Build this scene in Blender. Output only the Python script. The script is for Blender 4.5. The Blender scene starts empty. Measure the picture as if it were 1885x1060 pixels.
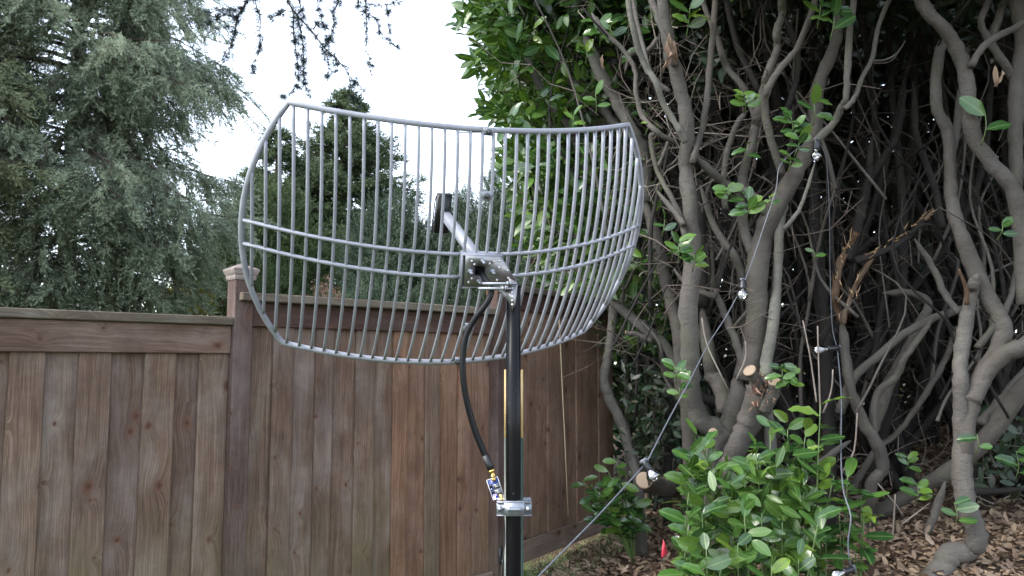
import bpy, bmesh, math, random
import numpy as np
from mathutils import Vector, Matrix
R = math.radians
rng = np.random.default_rng(7)
random.seed(7)
S = bpy.context.scene
COL = S.collection

# ------------------------------------------------------------------ camera, sky, sun, exposure
PITCH = R(5.5); CAM = np.array([0, 0, 1.55]); FPX = 1451.0
cd = bpy.data.cameras.new("camera"); cam = bpy.data.objects.new("camera", cd); COL.objects.link(cam)
cam.location = CAM; cam.rotation_euler = (R(90) + PITCH, 0, 0)
cd.sensor_width = 36; cd.lens = 36 * FPX / 1885; cd.clip_start = .05; cd.clip_end = 2000
cd.dof.use_dof = True; cd.dof.focus_distance = 2.0; cd.dof.aperture_fstop = 14.0
S.camera = cam
SUN_EL, SUN_AZ = R(48), R(250)            # azimuth clockwise from +Y
w = bpy.data.worlds.new("World"); S.world = w; w.use_nodes = True
nt = w.node_tree; nt.nodes.clear()
sky = nt.nodes.new("ShaderNodeTexSky"); sky.sky_type = 'NISHITA'; sky.sun_disc = False
sky.sun_elevation = SUN_EL; sky.sun_rotation = SUN_AZ; sky.air_density = 1.0; sky.dust_density = 1.0; sky.ozone_density = 1.0
hs = nt.nodes.new("ShaderNodeHueSaturation"); hs.inputs['Saturation'].default_value = .52; hs.inputs['Value'].default_value = 1.15
bg = nt.nodes.new("ShaderNodeBackground"); bg.inputs['Strength'].default_value = .15
out = nt.nodes.new("ShaderNodeOutputWorld")
nt.links.new(sky.outputs[0], hs.inputs['Color']); nt.links.new(hs.outputs[0], bg.inputs[0]); nt.links.new(bg.outputs[0], out.inputs[0])
sd = bpy.data.lights.new("sun", 'SUN'); sd.energy = .9; sd.angle = R(25); sd.color = (1, .95, .88)
sun = bpy.data.objects.new("sun", sd); COL.objects.link(sun)
sdir = Vector((math.sin(SUN_AZ) * math.cos(SUN_EL), math.cos(SUN_AZ) * math.cos(SUN_EL), math.sin(SUN_EL)))
sun.rotation_euler = (-sdir).to_track_quat('-Z', 'Y').to_euler()
vs = S.view_settings; vs.view_transform = 'Standard'; vs.look = 'None'; vs.exposure = 2.17; vs.gamma = 1; vs.use_curve_mapping = False

# ------------------------------------------------------------------ helpers
def ray(u, v):
    a = (u - 942.5) / FPX; b = (530 - v) / FPX
    return np.array([a, math.cos(PITCH) - b * math.sin(PITCH), math.sin(PITCH) + b * math.cos(PITCH)])
def at(u, v, Y):
    d = ray(u, v); return CAM + d * (Y / d[1])
def nrm(a):
    a = np.asarray(a, float); return a / np.maximum(np.linalg.norm(a, axis=-1, keepdims=True), 1e-9)
def ss(a, b, x):
    t = np.clip((x - a) / (b - a), 0, 1); return t * t * (3 - 2 * t)

def mesh(name, V, F, mat=None, uv=None, smooth=True):
    V = np.asarray(V, np.float32); me = bpy.data.meshes.new(name)
    if isinstance(F, np.ndarray):
        n, k = F.shape; loops = F.ravel().astype(np.int32); st = (np.arange(n) * k).astype(np.int32); tot = np.full(n, k, np.int32)
    else:
        tot = np.array([len(f) for f in F], np.int32); st = np.concatenate([[0], np.cumsum(tot)[:-1]]).astype(np.int32)
        loops = np.array([i for f in F for i in f], np.int32); n = len(F)
    me.vertices.add(len(V)); me.vertices.foreach_set('co', V.ravel())
    me.loops.add(len(loops)); me.loops.foreach_set('vertex_index', loops)
    me.polygons.add(n); me.polygons.foreach_set('loop_start', st); me.polygons.foreach_set('loop_total', tot)
    if smooth: me.polygons.foreach_set('use_smooth', np.ones(n, bool))
    if uv is not None:
        l = me.uv_layers.new(name='UVMap'); l.data.foreach_set('uv', np.asarray(uv, np.float32)[loops].ravel())
    if mat: me.materials.append(mat)
    me.update(calc_edges=True)
    return me
def place(name, me, parent=None, M=None, kind=None):
    o = bpy.data.objects.new(name, me); COL.objects.link(o)
    if M is not None: o.matrix_world = M
    if parent is not None:
        o.parent = parent; o.matrix_parent_inverse = INV[parent.name]
    if kind: o['kind'] = kind
    return o
INV = {}
def register(o, M): INV[o.name] = M.inverted()
def thing(name, loc, label, cat, group=None):
    o = bpy.data.objects.new(name, None); COL.objects.link(o); o.location = loc; o.empty_display_size = .1
    o['label'] = label; o['category'] = cat
    if group: o['group'] = group
    register(o, Matrix.Translation(Vector(loc)))
    return o
def part(name, V, F, mat, parent, uv=None, smooth=True, kind=None):
    o = place(name, mesh(name, V, F, mat, uv, smooth), parent, None, kind); register(o, Matrix.Identity(4)); 
    if parent is not None: INV[o.name] = Matrix.Identity(4)
    return o
def tag(o, label, cat, group=None, kind=None):
    o['label'] = label; o['category'] = cat
    if group: o['group'] = group
    if kind: o['kind'] = kind

class MB:
    def __init__(s): s.V = []; s.F = []; s.n = 0
    def add(s, V, F):
        V = np.asarray(V, float); s.V.append(V); s.F += [tuple(int(i) + s.n for i in f) for f in F]; s.n += len(V)
    def box(s, c, X, Y, Z):      # centre and three half-vectors
        c, X, Y, Z = map(np.asarray, (c, X, Y, Z))
        V = [c + a * X + b * Y + d * Z for d in (-1, 1) for b in (-1, 1) for a in (-1, 1)]
        s.add(V, [(0, 2, 3, 1), (4, 5, 7, 6), (0, 1, 5, 4), (2, 6, 7, 3), (0, 4, 6, 2), (1, 3, 7, 5)])
    def tube(s, P, r, n=8, caps=True):
        V, F = tube(P, r, n, caps); s.add(V, F)
    def out(s, name, mat, parent, smooth=True, kind=None):
        return part(name, np.concatenate(s.V), s.F, mat, parent, None, smooth, kind)

def catmull(P, m=4):
    P = np.asarray(P, float)
    if len(P) < 3 or m < 2: return P
    Q = np.vstack([2 * P[0] - P[1], P, 2 * P[-1] - P[-2]]); o = []
    for i in range(1, len(Q) - 2):
        for k in range(m):
            t = k / m; a, b, c, d = Q[i - 1:i + 3]
            o.append(.5 * (2 * b + (c - a) * t + (2 * a - 5 * b + 4 * c - d) * t * t + (3 * b - a - 3 * c + d) * t ** 3))
    o.append(Q[-2]); return np.array(o)
def tube(P, r, n=8, caps=True, rough=0, prof=None):
    P = np.asarray(P, float); k = len(P); r = np.full(k, r) if np.isscalar(r) else np.asarray(r, float)
    T = nrm(np.gradient(P, axis=0)); u = np.cross(T[0], [0, 0, 1.])
    if np.linalg.norm(u) < .1: u = np.cross(T[0], [1., 0, 0])
    u = nrm(u); V = []; a = np.arange(n) * 2 * math.pi / n
    ph = rng.uniform(0, 6.28, 4)
    for i in range(k):
        u = nrm(u - T[i] * (u @ T[i])); b = np.cross(T[i], u)
        rr = r[i] * np.ones(n)
        if rough: rr = rr * (1 + rough * (np.sin(2 * a + ph[0] + i * .23) + .7 * np.sin(3 * a + ph[1] - i * .31) + rng.uniform(-.5, .5)))
        V.append(P[i] + rr[:, None] * (np.cos(a)[:, None] * u + np.sin(a)[:, None] * b))
    V = np.concatenate(V); F = []
    for i in range(k - 1):
        for j in range(n):
            j2 = (j + 1) % n; F.append((i * n + j, i * n + j2, (i + 1) * n + j2, (i + 1) * n + j))
    if caps: F += [tuple(range(n))[::-1], tuple((k - 1) * n + j for j in range(n))]
    return V, F
def sticks(P0, P1, r0, r1=None, n=3):
    """many thin tapered prisms at once"""
    P0 = np.asarray(P0); P1 = np.asarray(P1); N = len(P0); r1 = r0 * .5 if r1 is None else r1
    T = nrm(P1 - P0); ref = np.where(np.abs(T[:, 2:3]) > .8, [[1., 0, 0]], [[0, 0, 1.]]); u = nrm(np.cross(T, ref)); b = np.cross(T, u)
    a = np.arange(n) * 2 * math.pi / n; r0 = np.broadcast_to(r0, N)[:, None, None]; r1 = np.broadcast_to(r1, N)[:, None, None]
    ring = np.cos(a)[None, :, None] * u[:, None] + np.sin(a)[None, :, None] * b[:, None]
    V = np.concatenate([P0[:, None] + ring * r0, P1[:, None] + ring * r1], 1).reshape(-1, 3)
    f = np.array([(j, (j + 1) % n, n + (j + 1) % n, n + j) for j in range(n)])
    F = (np.arange(N)[:, None, None] * 2 * n + f[None]).reshape(-1, 4)
    return V, F
def cat(*VF):
    V = []; F = []; n = 0
    for v, f in VF: V.append(v); F.append(np.asarray(f) + n); n += len(v)
    return np.concatenate(V), np.concatenate(F)
def needles(P, D, L, n=12, nl=.024, nw=.005, spread=.75):
    """P,D (N,3) shoot base and axis, L (N,) length -> thin triangles round each shoot"""
    N = len(P); D = nrm(D); ref = np.where(np.abs(D[:, 2:3]) > .8, [[1., 0, 0]], [[0, 0, 1.]]); u = nrm(np.cross(D, ref)); b = np.cross(D, u)
    t = (np.arange(n)[None] + rng.uniform(0, 1, (N, n))) / n; a = rng.uniform(0, 6.28, (N, n))
    rad = np.cos(a)[..., None] * u[:, None] + np.sin(a)[..., None] * b[:, None]
    dirn = nrm(D[:, None] * rng.uniform(.5, 1.1, (N, n, 1)) + rad * spread)
    base = P[:, None] + D[:, None] * (t * np.reshape(L, (-1, 1)))[..., None]
    side = nrm(np.cross(dirn, D[:, None] + .3 * rad)) * nw / 2
    tip = base + dirn * (nl * rng.uniform(.7, 1.2, (N, n, 1)))
    V = np.stack([base - side, base + side, tip], 2).reshape(-1, 3)
    return V, np.arange(len(V)).reshape(-1, 3)

# leaf template (length 1 along +x, width along y): 3 columns
def leaf_template(st, hw, fold=.1, droop=.18, wave=0):
    V = []; UV = []
    for i, (t, h) in enumerate(zip(st, hw)):
        z = -droop * t * t
        for s_ in (-1, 0, 1):
            V.append((t, s_ * h, z + (fold * h * 2 if s_ else 0) + (wave * math.sin(i * 2.3 + s_) * h if s_ else 0))); UV.append((t, .5 + s_ * .5 * max(h, .02) / .22))
    F = []
    for i in range(len(st) - 1):
        a = 3 * i; b = a + 3; F += [(a, b, b + 1, a + 1), (a + 1, b + 1, b + 2, a + 2)]
    return np.array(V), np.array(F), np.array(UV)
LV, LF, LUV = leaf_template([0, .12, .4, .7, .9, 1], [.008, .11, .20, .19, .09, .004])
LOV, LOF, LOUV = leaf_template([0, .3, .7, 1], [.01, .19, .17, .005])
HIV, HIF, HIUV = leaf_template([0, .04, .12, .25, .42, .6, .76, .88, .95, 1], [.014, .014, .085, .15, .195, .205, .18, .125, .065, .004], .13, .16, .16)
def frames(A, N):
    A = nrm(A); Y = nrm(np.cross(N, A)); Z = np.cross(A, Y); return A, Y, Z
def leaves(P, A, N, L, tmpl='lo', wid=1.0):
    tv, tf, tu = {'lo': (LOV, LOF, LOUV), 'md': (LV, LF, LUV), 'hi': (HIV, HIF, HIUV)}[tmpl]
    A, Y, Z = frames(A, N); L = np.reshape(np.broadcast_to(L, len(P)), (-1, 1, 1))
    wr = rng.uniform(.8, 1.15, (len(P), 1, 1)) * wid; bend = rng.uniform(-.3, 1.8, (len(P), 1, 1))
    V = P[:, None] + L * (tv[None, :, 0:1] * A[:, None] + tv[None, :, 1:2] * wr * Y[:, None] + tv[None, :, 2:3] * bend * Z[:, None])
    F = (np.arange(len(P))[:, None, None] * len(tv) + tf[None]).reshape(-1, 4)
    return V.reshape(-1, 3), F, np.tile(tu, (len(P), 1))
def leafM(P, A, N, L, wid=1.0):
    A, Y, Z = frames(np.asarray(A, float), np.asarray(N, float))
    M = Matrix.Identity(4)
    for i in range(3):
        M[i][0] = A[i] * L; M[i][1] = Y[i] * L * wid; M[i][2] = Z[i] * L; M[i][3] = P[i]
    return M
def rdir(n, up=0., s=1.):
    a = rng.normal(size=(n, 3)) * s; a[:, 2] += up; return nrm(a)

# ------------------------------------------------------------------ materials
class NT:
    def __init__(s, name):
        s.m = bpy.data.materials.new(name); s.m.use_nodes = True; s.t = s.m.node_tree; s.t.nodes.clear()
        s.o = s.n('ShaderNodeOutputMaterial'); s.b = s.n('ShaderNodeBsdfPrincipled'); s.l(s.b.outputs[0], s.o.inputs[0])
    def n(s, t, **k):
        x = s.t.nodes.new(t)
        for a, v in k.items(): setattr(x, a, v)
        return x
    def l(s, a, b): s.t.links.new(a, b)
    def math(s, op, a, b=None, c=None, clamp=False):
        x = s.n('ShaderNodeMath', operation=op); x.use_clamp = clamp
        for i, v in enumerate((a, b, c)):
            if v is None: continue
            if isinstance(v, (int, float)): x.inputs[i].default_value = v
            else: s.l(v, x.inputs[i])
        return x.outputs[0]
    def mix(s, f, a, b, mode='MIX'):
        x = s.n('ShaderNodeMix', data_type='RGBA', blend_type=mode)
        for i, v in ((0, f), (6, a), (7, b)):
            if isinstance(v, (int, float)): x.inputs[i].default_value = v
            elif isinstance(v, tuple): x.inputs[i].default_value = (*v[:3], 1)
            else: s.l(v, x.inputs[i])
        return x.outputs[2]
    def ramp(s, f, *st):
        x = s.n('ShaderNodeValToRGB'); e = x.color_ramp.elements
        while len(e) < len(st): e.new(.5)
        for i, (p, c) in enumerate(st): e[i].position = p; e[i].color = (*(c if isinstance(c, tuple) else (c, c, c)), 1)
        s.l(f, x.inputs[0]); return x.outputs[0]
    def noise(s, vec, scale, detail=4, rough=.55, dist=0):
        x = s.n('ShaderNodeTexNoise'); x.inputs['Scale'].default_value = scale; x.inputs['Detail'].default_value = detail
        x.inputs['Roughness'].default_value = rough; x.inputs['Distortion'].default_value = dist
        if vec is not None: s.l(vec, x.inputs['Vector'])
        return x.outputs[0]
    def mapping(s, vec, scale=(1, 1, 1), loc=None):
        x = s.n('ShaderNodeMapping'); x.inputs['Scale'].default_value = scale; s.l(vec, x.inputs[0])
        if loc is not None: s.l(loc, x.inputs[1])
        return x.outputs[0]
    def bump(s, h, st=.3, d=.01, base=None):
        x = s.n('ShaderNodeBump'); x.inputs['Strength'].default_value = st; x.inputs['Distance'].default_value = d
        s.l(h, x.inputs['Height'])
        if base is not None: s.l(base, x.inputs['Normal'])
        s.l(x.outputs[0], s.b.inputs['Normal']); return x.outputs[0]
    def set(s, **k):
        for a, v in k.items():
            i = s.b.inputs[{'base': 'Base Color', 'rough': 'Roughness', 'metal': 'Metallic', 'spec': 'Specular IOR Level', 'trans': 'Transmission Weight', 'emit': 'Emission Color', 'estr': 'Emission Strength', 'coat': 'Coat Weight'}[a]]
            if isinstance(v, tuple): i.default_value = (*v[:3], 1)
            elif isinstance(v, (int, float)): i.default_value = v
            else: s.l(v, i)

def wood(name, cols, algae=.6, grey=(.30, .27, .25), horiz=False, knots=1.0):
    m = NT(name); tc = m.n('ShaderNodeTexCoord'); oi = m.n('ShaderNodeObjectInfo')
    off = m.n('ShaderNodeCombineXYZ')
    m.l(m.math('MULTIPLY', oi.outputs['Random'], 37.), off.inputs[0]); m.l(m.math('MULTIPLY', oi.outputs['Random'], 91.), off.inputs[2]); m.l(m.math('MULTIPLY', oi.outputs['Random'], 13.), off.inputs[1])
    obj = tc.outputs['Object']
    sc = (.16, 1, 1) if horiz else (1, 1, .16)
    p = m.mapping(obj, (1, 1, 1), off.outputs[0])
    # knots: cells about 0.11 m across the board and 0.35 m along it
    kv = m.n('ShaderNodeTexVoronoi', voronoi_dimensions='2D'); kv.inputs['Scale'].default_value = 4.2; kv.inputs['Randomness'].default_value = 1.0
    sp_ = m.n('ShaderNodeSeparateXYZ'); m.l(p, sp_.inputs[0]); cb_ = m.n('ShaderNodeCombineXYZ'); wob = m.math('MULTIPLY', m.noise(p, 28, 3), .02)
    m.l(m.math('ADD', m.math('MULTIPLY', sp_.outputs[0], .85 if horiz else 1.1), wob), cb_.inputs[0]); m.l(m.math('ADD', m.math('MULTIPLY', sp_.outputs[2], 1.1 if horiz else .85), wob), cb_.inputs[1]); m.l(cb_.outputs[0], kv.inputs['Vector'])
    ksz = m.n('ShaderNodeSeparateColor'); m.l(kv.outputs['Color'], ksz.inputs[0])
    kd = m.math('DIVIDE', kv.outputs['Distance'], m.math('ADD', .45, m.math('MULTIPLY', m.math('POWER', ksz.outputs[0], 2.), 1.1)))
    bend = m.math('MULTIPLY', m.math('POWER', 2.718, m.math('MULTIPLY', kd, -7.)), .05)
    warp = m.math('ADD', bend, m.math('MULTIPLY', m.noise(m.mapping(p, sc), 5, 2), .06))
    wv = m.n('ShaderNodeCombineXYZ'); m.l(warp, wv.inputs[2 if horiz else 0])
    add = m.n('ShaderNodeVectorMath', operation='ADD'); m.l(m.mapping(p, (.022, 1, 1) if horiz else (1, 1, .022)), add.inputs[0]); m.l(wv.outputs[0], add.inputs[1])
    fine = m.noise(add.outputs[0], 210, 3, .75); broad = m.noise(add.outputs[0], 48, 5, .7)
    blot = m.noise(m.mapping(p, (.35, 1, 1) if horiz else (1, 1, .35)), 7, 5, .6)
    tone = m.ramp(oi.outputs['Random'], *[(i / (len(cols) - 1) if len(cols) > 1 else 0, c) for i, c in enumerate(cols)])
    c = m.mix(m.ramp(broad, (.3, .85), (.7, 0.)), tone, m.mix(1., tone, (.55, .49, .46), 'MULTIPLY'))
    c = m.mix(m.ramp(fine, (.44, .8), (.58, 0.)), c, m.mix(1., c, (.55, .5, .47), 'MULTIPLY'))
    c = m.mix(m.math('MULTIPLY', m.ramp(blot, (.45, 0.), (.75, 1.)), .38), c, grey)
    c = m.mix(m.math('MULTIPLY', m.ramp(m.noise(p, 3.1, 5, .7), (.42, 1.), (.58, 0.)), .45), c, m.mix(1., c, (.45, .4, .4), 'MULTIPLY'))
    ring = m.math('MULTIPLY', m.ramp(kd, (.0, 1.), (.052, .95), (.066, .3), (.15, 0.)), knots)
    kc = m.mix(m.ramp(kd, (0, 0.), (.045, 1.)), (.045, .022, .014), (.10, .05, .032))
    c = m.mix(ring, c, kc)
    if algae:
        sx = m.n('ShaderNodeSeparateXYZ'); m.l(obj, sx.inputs[0])
        a = m.math('MULTIPLY', m.ramp(m.noise(m.mapping(p, (.6, 1, .35)), 4.5, 4), (.38, 0.), (.6, 1.)), m.ramp(sx.outputs[2], (.2, 1.), (1., .0)))
        a = m.math('MULTIPLY', m.math('MULTIPLY', a, m.ramp(oi.outputs['Random'], (.1, .35), (.75, 1.))), algae)
        c = m.mix(a, c, (.115, .125, .045))
    m.set(base=c, rough=.85, spec=.25)
    h = m.math('ADD', m.math('MULTIPLY', fine, .5), m.math('ADD', broad, m.math('MULTIPLY', ring, -.8)))
    m.bump(h, .45, .004)
    return m.m
def bark(name, c1, c2, c3, moss=.25, sc=1.0):
    m = NT(name); tc = m.n('ShaderNodeTexCoord'); p = tc.outputs['Object']; oi = m.n('ShaderNodeObjectInfo')
    a = m.noise(p, 14 * sc, 5, .65); b = m.noise(m.mapping(p, (1, 1, 4.)), 11 * sc, 6, .7, 1.5); d = m.noise(p, 3.2, 4); f = m.noise(p, 90 * sc, 3)
    c = m.mix(m.ramp(a, (.35, 0.), (.65, 1.)), c1, c2)
    c = m.mix(m.ramp(d, (.42, 0.), (.68, .9)), c, c3)
    c = m.mix(m.ramp(b, (.60, 0.), (.72, .4)), c, (.05, .042, .035))
    c = m.mix(m.math('MULTIPLY', m.ramp(m.noise(p, 5.5, 5, .7), (.52, 0.), (.66, 1.)), moss), c, (.10, .115, .055))
    c = m.mix(m.ramp(m.noise(p, 38, 3, .6), (.66, 0.), (.74, .4)), c, (.17, .17, .16))
    c = m.mix(m.ramp(m.noise(p, 7, 6, .75), (.47, 0.), (.60, .45)), c, m.mix(1., c, (.5, .47, .44), 'MULTIPLY'))
    c = m.mix(.5, c, m.mix(oi.outputs['Random'], c, m.mix(1., c, (.55, .5, .48), 'MULTIPLY')))
    m.set(base=c, rough=.8, spec=.3)
    m.bump(m.math('ADD', m.math('MULTIPLY', b, 1.2), m.math('ADD', a, m.math('MULTIPLY', f, .4))), .8, .009)
    return m.m
def foliage(name, cols, rough=.55, trans=.0, spec=.3):
    m = NT(name); g = m.n('ShaderNodeNewGeometry')
    rr = g.outputs['Random Per Island']; p = m.n('ShaderNodeTexCoord').outputs['Object']
    f = m.math('ADD', m.math('MULTIPLY', rr, .5), m.math('MULTIPLY', m.noise(p, 2.2, 3), .5))
    c = m.ramp(f, *[(.2 + .6 * i / (len(cols) - 1), x) for i, x in enumerate(cols)])
    m.set(base=c, rough=rough, spec=spec)
    if trans:
        t = m.n('ShaderNodeBsdfTranslucent'); mx = m.n('ShaderNodeMixShader'); mx.inputs[0].default_value = trans
        m.l(c, t.inputs[0]); m.l(m.b.outputs[0], mx.inputs[1]); m.l(t.outputs[0], mx.inputs[2]); m.l(mx.outputs[0], m.o.inputs[0])
    return m.m
def leafmat(name, cols, vein, rough=.28, single=False, trans=.25):
    m = NT(name); uv = m.n('ShaderNodeUVMap').outputs[0]; sx = m.n('ShaderNodeSeparateXYZ'); m.l(uv, sx.inputs[0])
    rr = m.n('ShaderNodeObjectInfo').outputs['Random'] if single else m.n('ShaderNodeNewGeometry').outputs['Random Per Island']
    c = m.ramp(rr, *[(i / max(1, len(cols) - 1), x) for i, x in enumerate(cols)])
    off = m.math('ABSOLUTE', m.math('SUBTRACT', sx.outputs[1], .5))
    mid = m.ramp(off, (.0, 1.), (.035, .8), (.07, 0.))
    wv = m.math('SINE', m.math('MULTIPLY', m.math('SUBTRACT', sx.outputs[0], m.math('MULTIPLY', off, .35)), 60.))
    side = m.math('MULTIPLY', m.ramp(wv, (.86, 0.), (.98, 1.)), .2)
    c2 = m.mix(m.math('MULTIPLY', m.ramp(m.noise(uv, 5, 3), (.4, 0.), (.65, 1.)), .3), c, m.mix(1., c, (.6, .65, .6), 'MULTIPLY'))
    c2 = m.mix(m.math('MAXIMUM', mid, side), c2, vein)
    m.set(base=c2, rough=rough, spec=.5)
    m.bump(m.math('ADD', wv, m.math('MULTIPLY', mid, -3.)), .08, .001)
    if trans:
        t = m.n('ShaderNodeBsdfTranslucent'); mx = m.n('ShaderNodeMixShader'); mx.inputs[0].default_value = trans
        m.l(m.mix(1., c2, (1.3, 1.35, .6), 'MULTIPLY'), t.inputs[0]); m.l(m.b.outputs[0], mx.inputs[1]); m.l(t.outputs[0], mx.inputs[2]); m.l(mx.outputs[0], m.o.inputs[0])
    return m.m
def plain(name, col, rough=.5, metal=0., nz=.1, sc=30, bump=.1, spec=.5):
    m = NT(name); p = m.n('ShaderNodeTexCoord').outputs['Object']
    n = m.noise(p, sc, 4); m.set(base=m.mix(m.ramp(n, (.35, 0.), (.65, 1.)), tuple(x * (1 - nz) for x in col), tuple(min(1, x * (1 + nz)) for x in col)), metal=metal, spec=spec)
    m.set(rough=m.ramp(m.noise(p, sc * .6, 3), (.3, max(.02, rough - .08)), (.7, min(1, rough + .1))))
    if bump: m.bump(m.noise(p, sc * 6, 2), bump, .002)
    return m.m

WOODC = [(.205, .138, .10), (.18, .125, .096), (.22, .155, .112), (.19, .132, .10), (.225, .155, .108), (.172, .117, .09), (.21, .148, .11)]
M_board = wood('cedar_board', WOODC, .6)
M_board_red = wood('cedar_board_red', [(.28, .16, .10), (.24, .145, .098), (.26, .163, .11), (.225, .143, .102)], .25, (.27, .20, .16))
M_board_dk = wood('cedar_board_plain', [(.33, .21, .145), (.28, .185, .135), (.36, .235, .165)], .2, (.22, .18, .155))
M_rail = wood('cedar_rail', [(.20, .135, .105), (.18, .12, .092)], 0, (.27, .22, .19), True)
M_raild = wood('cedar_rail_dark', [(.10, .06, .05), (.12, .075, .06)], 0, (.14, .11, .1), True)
M_cap = wood('weathered_cap', [(.20, .175, .135), (.18, .16, .125)], 0, (.27, .25, .20), True, .4)
M_post = wood('post_wood', [(.125, .085, .072), (.14, .095, .08)], .3, (.2, .17, .16))
M_kick = wood('kickboard_wood', [(.36, .285, .225), (.32, .25, .20)], 0, (.27, .23, .20), True)
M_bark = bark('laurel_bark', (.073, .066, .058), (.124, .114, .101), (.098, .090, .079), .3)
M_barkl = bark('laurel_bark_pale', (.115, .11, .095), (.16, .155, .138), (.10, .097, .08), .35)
M_barkd = bark('laurel_bark_painted_shade', (.014, .012, .011), (.027, .023, .021), (.014, .012, .011), .12)  # same bark darkened, putting the hedge's inner shade into the colour
M_conbark = bark('conifer_bark', (.10, .07, .055), (.15, .11, .09), (.08, .06, .05), .1, 2.)
M_twig = plain('twig', (.085, .066, .054), .8, sc=40)
M_deadtwig = plain('dead_twig', (.19, .16, .135), .85, sc=40)
M_cut = NT('cut_wood'); 
def _cut():
    m = M_cut; p = m.n('ShaderNodeTexCoord').outputs['Object']; wv = m.n('ShaderNodeTexWave', wave_type='RINGS', rings_direction='SPHERICAL'); wv.inputs['Scale'].default_value = 60; wv.inputs['Distortion'].default_value = 1.5
    m.l(p, wv.inputs[0]); m.set(base=m.mix(wv.outputs[1], (.27, .21, .145), (.18, .125, .085)), rough=.8); return m.m
M_cutm = _cut()
M_split = wood('split_wood', [(.19, .125, .075), (.11, .07, .045)], 0, (.24, .20, .14), False, .3)
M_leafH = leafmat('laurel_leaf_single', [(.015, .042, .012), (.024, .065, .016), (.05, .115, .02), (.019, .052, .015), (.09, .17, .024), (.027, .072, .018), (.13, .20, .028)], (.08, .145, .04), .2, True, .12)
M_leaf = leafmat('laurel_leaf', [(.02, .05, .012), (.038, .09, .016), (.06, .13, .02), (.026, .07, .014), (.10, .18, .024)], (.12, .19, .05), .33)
M_leafd = leafmat('laurel_leaf_painted_shade', [(.008, .02, .008), (.013, .032, .012), (.02, .03, .012), (.03, .024, .014)], (.03, .06, .025), .4, False, .12)  # leaf colour cut down as painted shade for the hedge interior
M_litter = leafmat('dead_leaf', [(.14, .095, .062), (.21, .145, .092), (.08, .055, .04), (.27, .195, .125), (.12, .085, .058), (.36, .27, .185)], (.2, .13, .08), .75, False, 0)
M_litterS = leafmat('dead_leaf_single', [(.14, .09, .06), (.22, .145, .10), (.11, .07, .05), (.29, .21, .15), (.18, .125, .09), (.35, .27, .20)], (.2, .13, .08), .75, True, 0)

# ------------------------------------------------------------------ ground
def gz(X, Y):
    X = np.asarray(X, float); Y = np.asarray(Y, float)
    return .27 * ss(2.8, 4.9, Y) + .30 * ss(.35, 2.5, X) + .42 * ss(5.2, 7.5, Y) * ss(.9, 2.4, X) - .5 * ss(9, 40, np.hypot(X, Y)) * ss(.0, 1., 1.)
def build_ground():
    ax = np.concatenate([-np.geomspace(600, 8, 14), np.arange(-7.5, 9, .12), np.geomspace(9.2, 600, 14)])
    ay = np.concatenate([-np.geomspace(600, 3, 12), np.arange(-2.5, 11, .12), np.geomspace(11.2, 900, 16)])
    X, Y = np.meshgrid(ax, ay, indexing='ij'); Z = gz(X, Y)
    Z = Z + .015 * np.sin(X * 7.1 + 1) * np.cos(Y * 6.3) + .01 * np.sin(X * 17 + Y * 13)
    V = np.stack([X, Y, Z], -1).reshape(-1, 3); a, b = len(ax), len(ay)
    i = (np.arange(a - 1)[:, None] * b + np.arange(b - 1)[None]).ravel()
    F = np.stack([i, i + b, i + b + 1, i + 1], 1)
    m = NT('ground_soil'); p = m.n('ShaderNodeTexCoord').outputs['Object']
    soil = m.mix(m.noise(p, 9, 5, .7), (.045, .03, .022), (.12, .085, .06)); grass = m.mix(m.noise(p, 14, 5, .7), (.04, .075, .02), (.09, .12, .045))
    sx = m.n('ShaderNodeSeparateXYZ'); m.l(p, sx.inputs[0])
    edge = m.math('ADD', sx.outputs[0], m.math('MULTIPLY', m.noise(p, 1.5, 3), .5))
    m.set(base=m.mix(m.ramp(edge, (.25, 0.), (.45, 1.)), grass, soil), rough=.95, spec=.1); m.bump(m.noise(p, 25, 5, .7), .8, .03)
    o = part('ground', V, F, m.m, None); tag(o, 'brown garden soil sloping up to the hedge and fence', 'ground', kind='structure'); return o
ground = build_ground(); INV[ground.name] = Matrix.Identity(4)

# ------------------------------------------------------------------ fence
def bbox_mesh(name, x0, x1, y0, y1, z0, z1, mat, bev=.003, top_cut=0):
    bm = bmesh.new(); bmesh.ops.create_cube(bm, size=1)
    for v in bm.verts:
        v.co = Vector(((x0 + x1) / 2 + v.co.x * (x1 - x0), (y0 + y1) / 2 + v.co.y * (y1 - y0), (z0 + z1) / 2 + v.co.z * (z1 - z0)))
    if bev: bmesh.ops.bevel(bm, geom=bm.edges[:], offset=bev, segments=1, affect='EDGES')
    me = bpy.data.meshes.new(name); bm.to_mesh(me); bm.free(); me.materials.append(mat); return me
def frame_M(P, d, tilt=0):
    d = nrm([d[0], d[1], 0]); M = Matrix.Identity(4); y = np.cross([0, 0, 1.], d)
    for i in range(3): M[i][0] = d[i]; M[i][1] = y[i]; M[i][2] = (0, 0, 1)[i]; M[i][3] = P[i]
    return M
P1 = np.array([-1.27, 3.65, 0]); D1 = np.array([.731, .682, 0]); P2 = np.array([-.122, 4.72, 0]); D2 = nrm(np.array([.55, .835, 0]))
def fs(u, v, P, D):
    r = ray(u, v); A = np.array([[D[0], -r[0]], [D[1], -r[1]]]); return float(np.linalg.solve(A, -(P[:2]))[0])
fence = thing('wooden_fence', tuple(P1), 'stepped brown cedar board fence with two posts, flat caps and a kickboard, behind the antenna', 'fence')
def local(P, D, s, off=0, z=0): return P + D * s + np.cross([0, 0, 1.], D) * off + np.array([0, 0, z])
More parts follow.
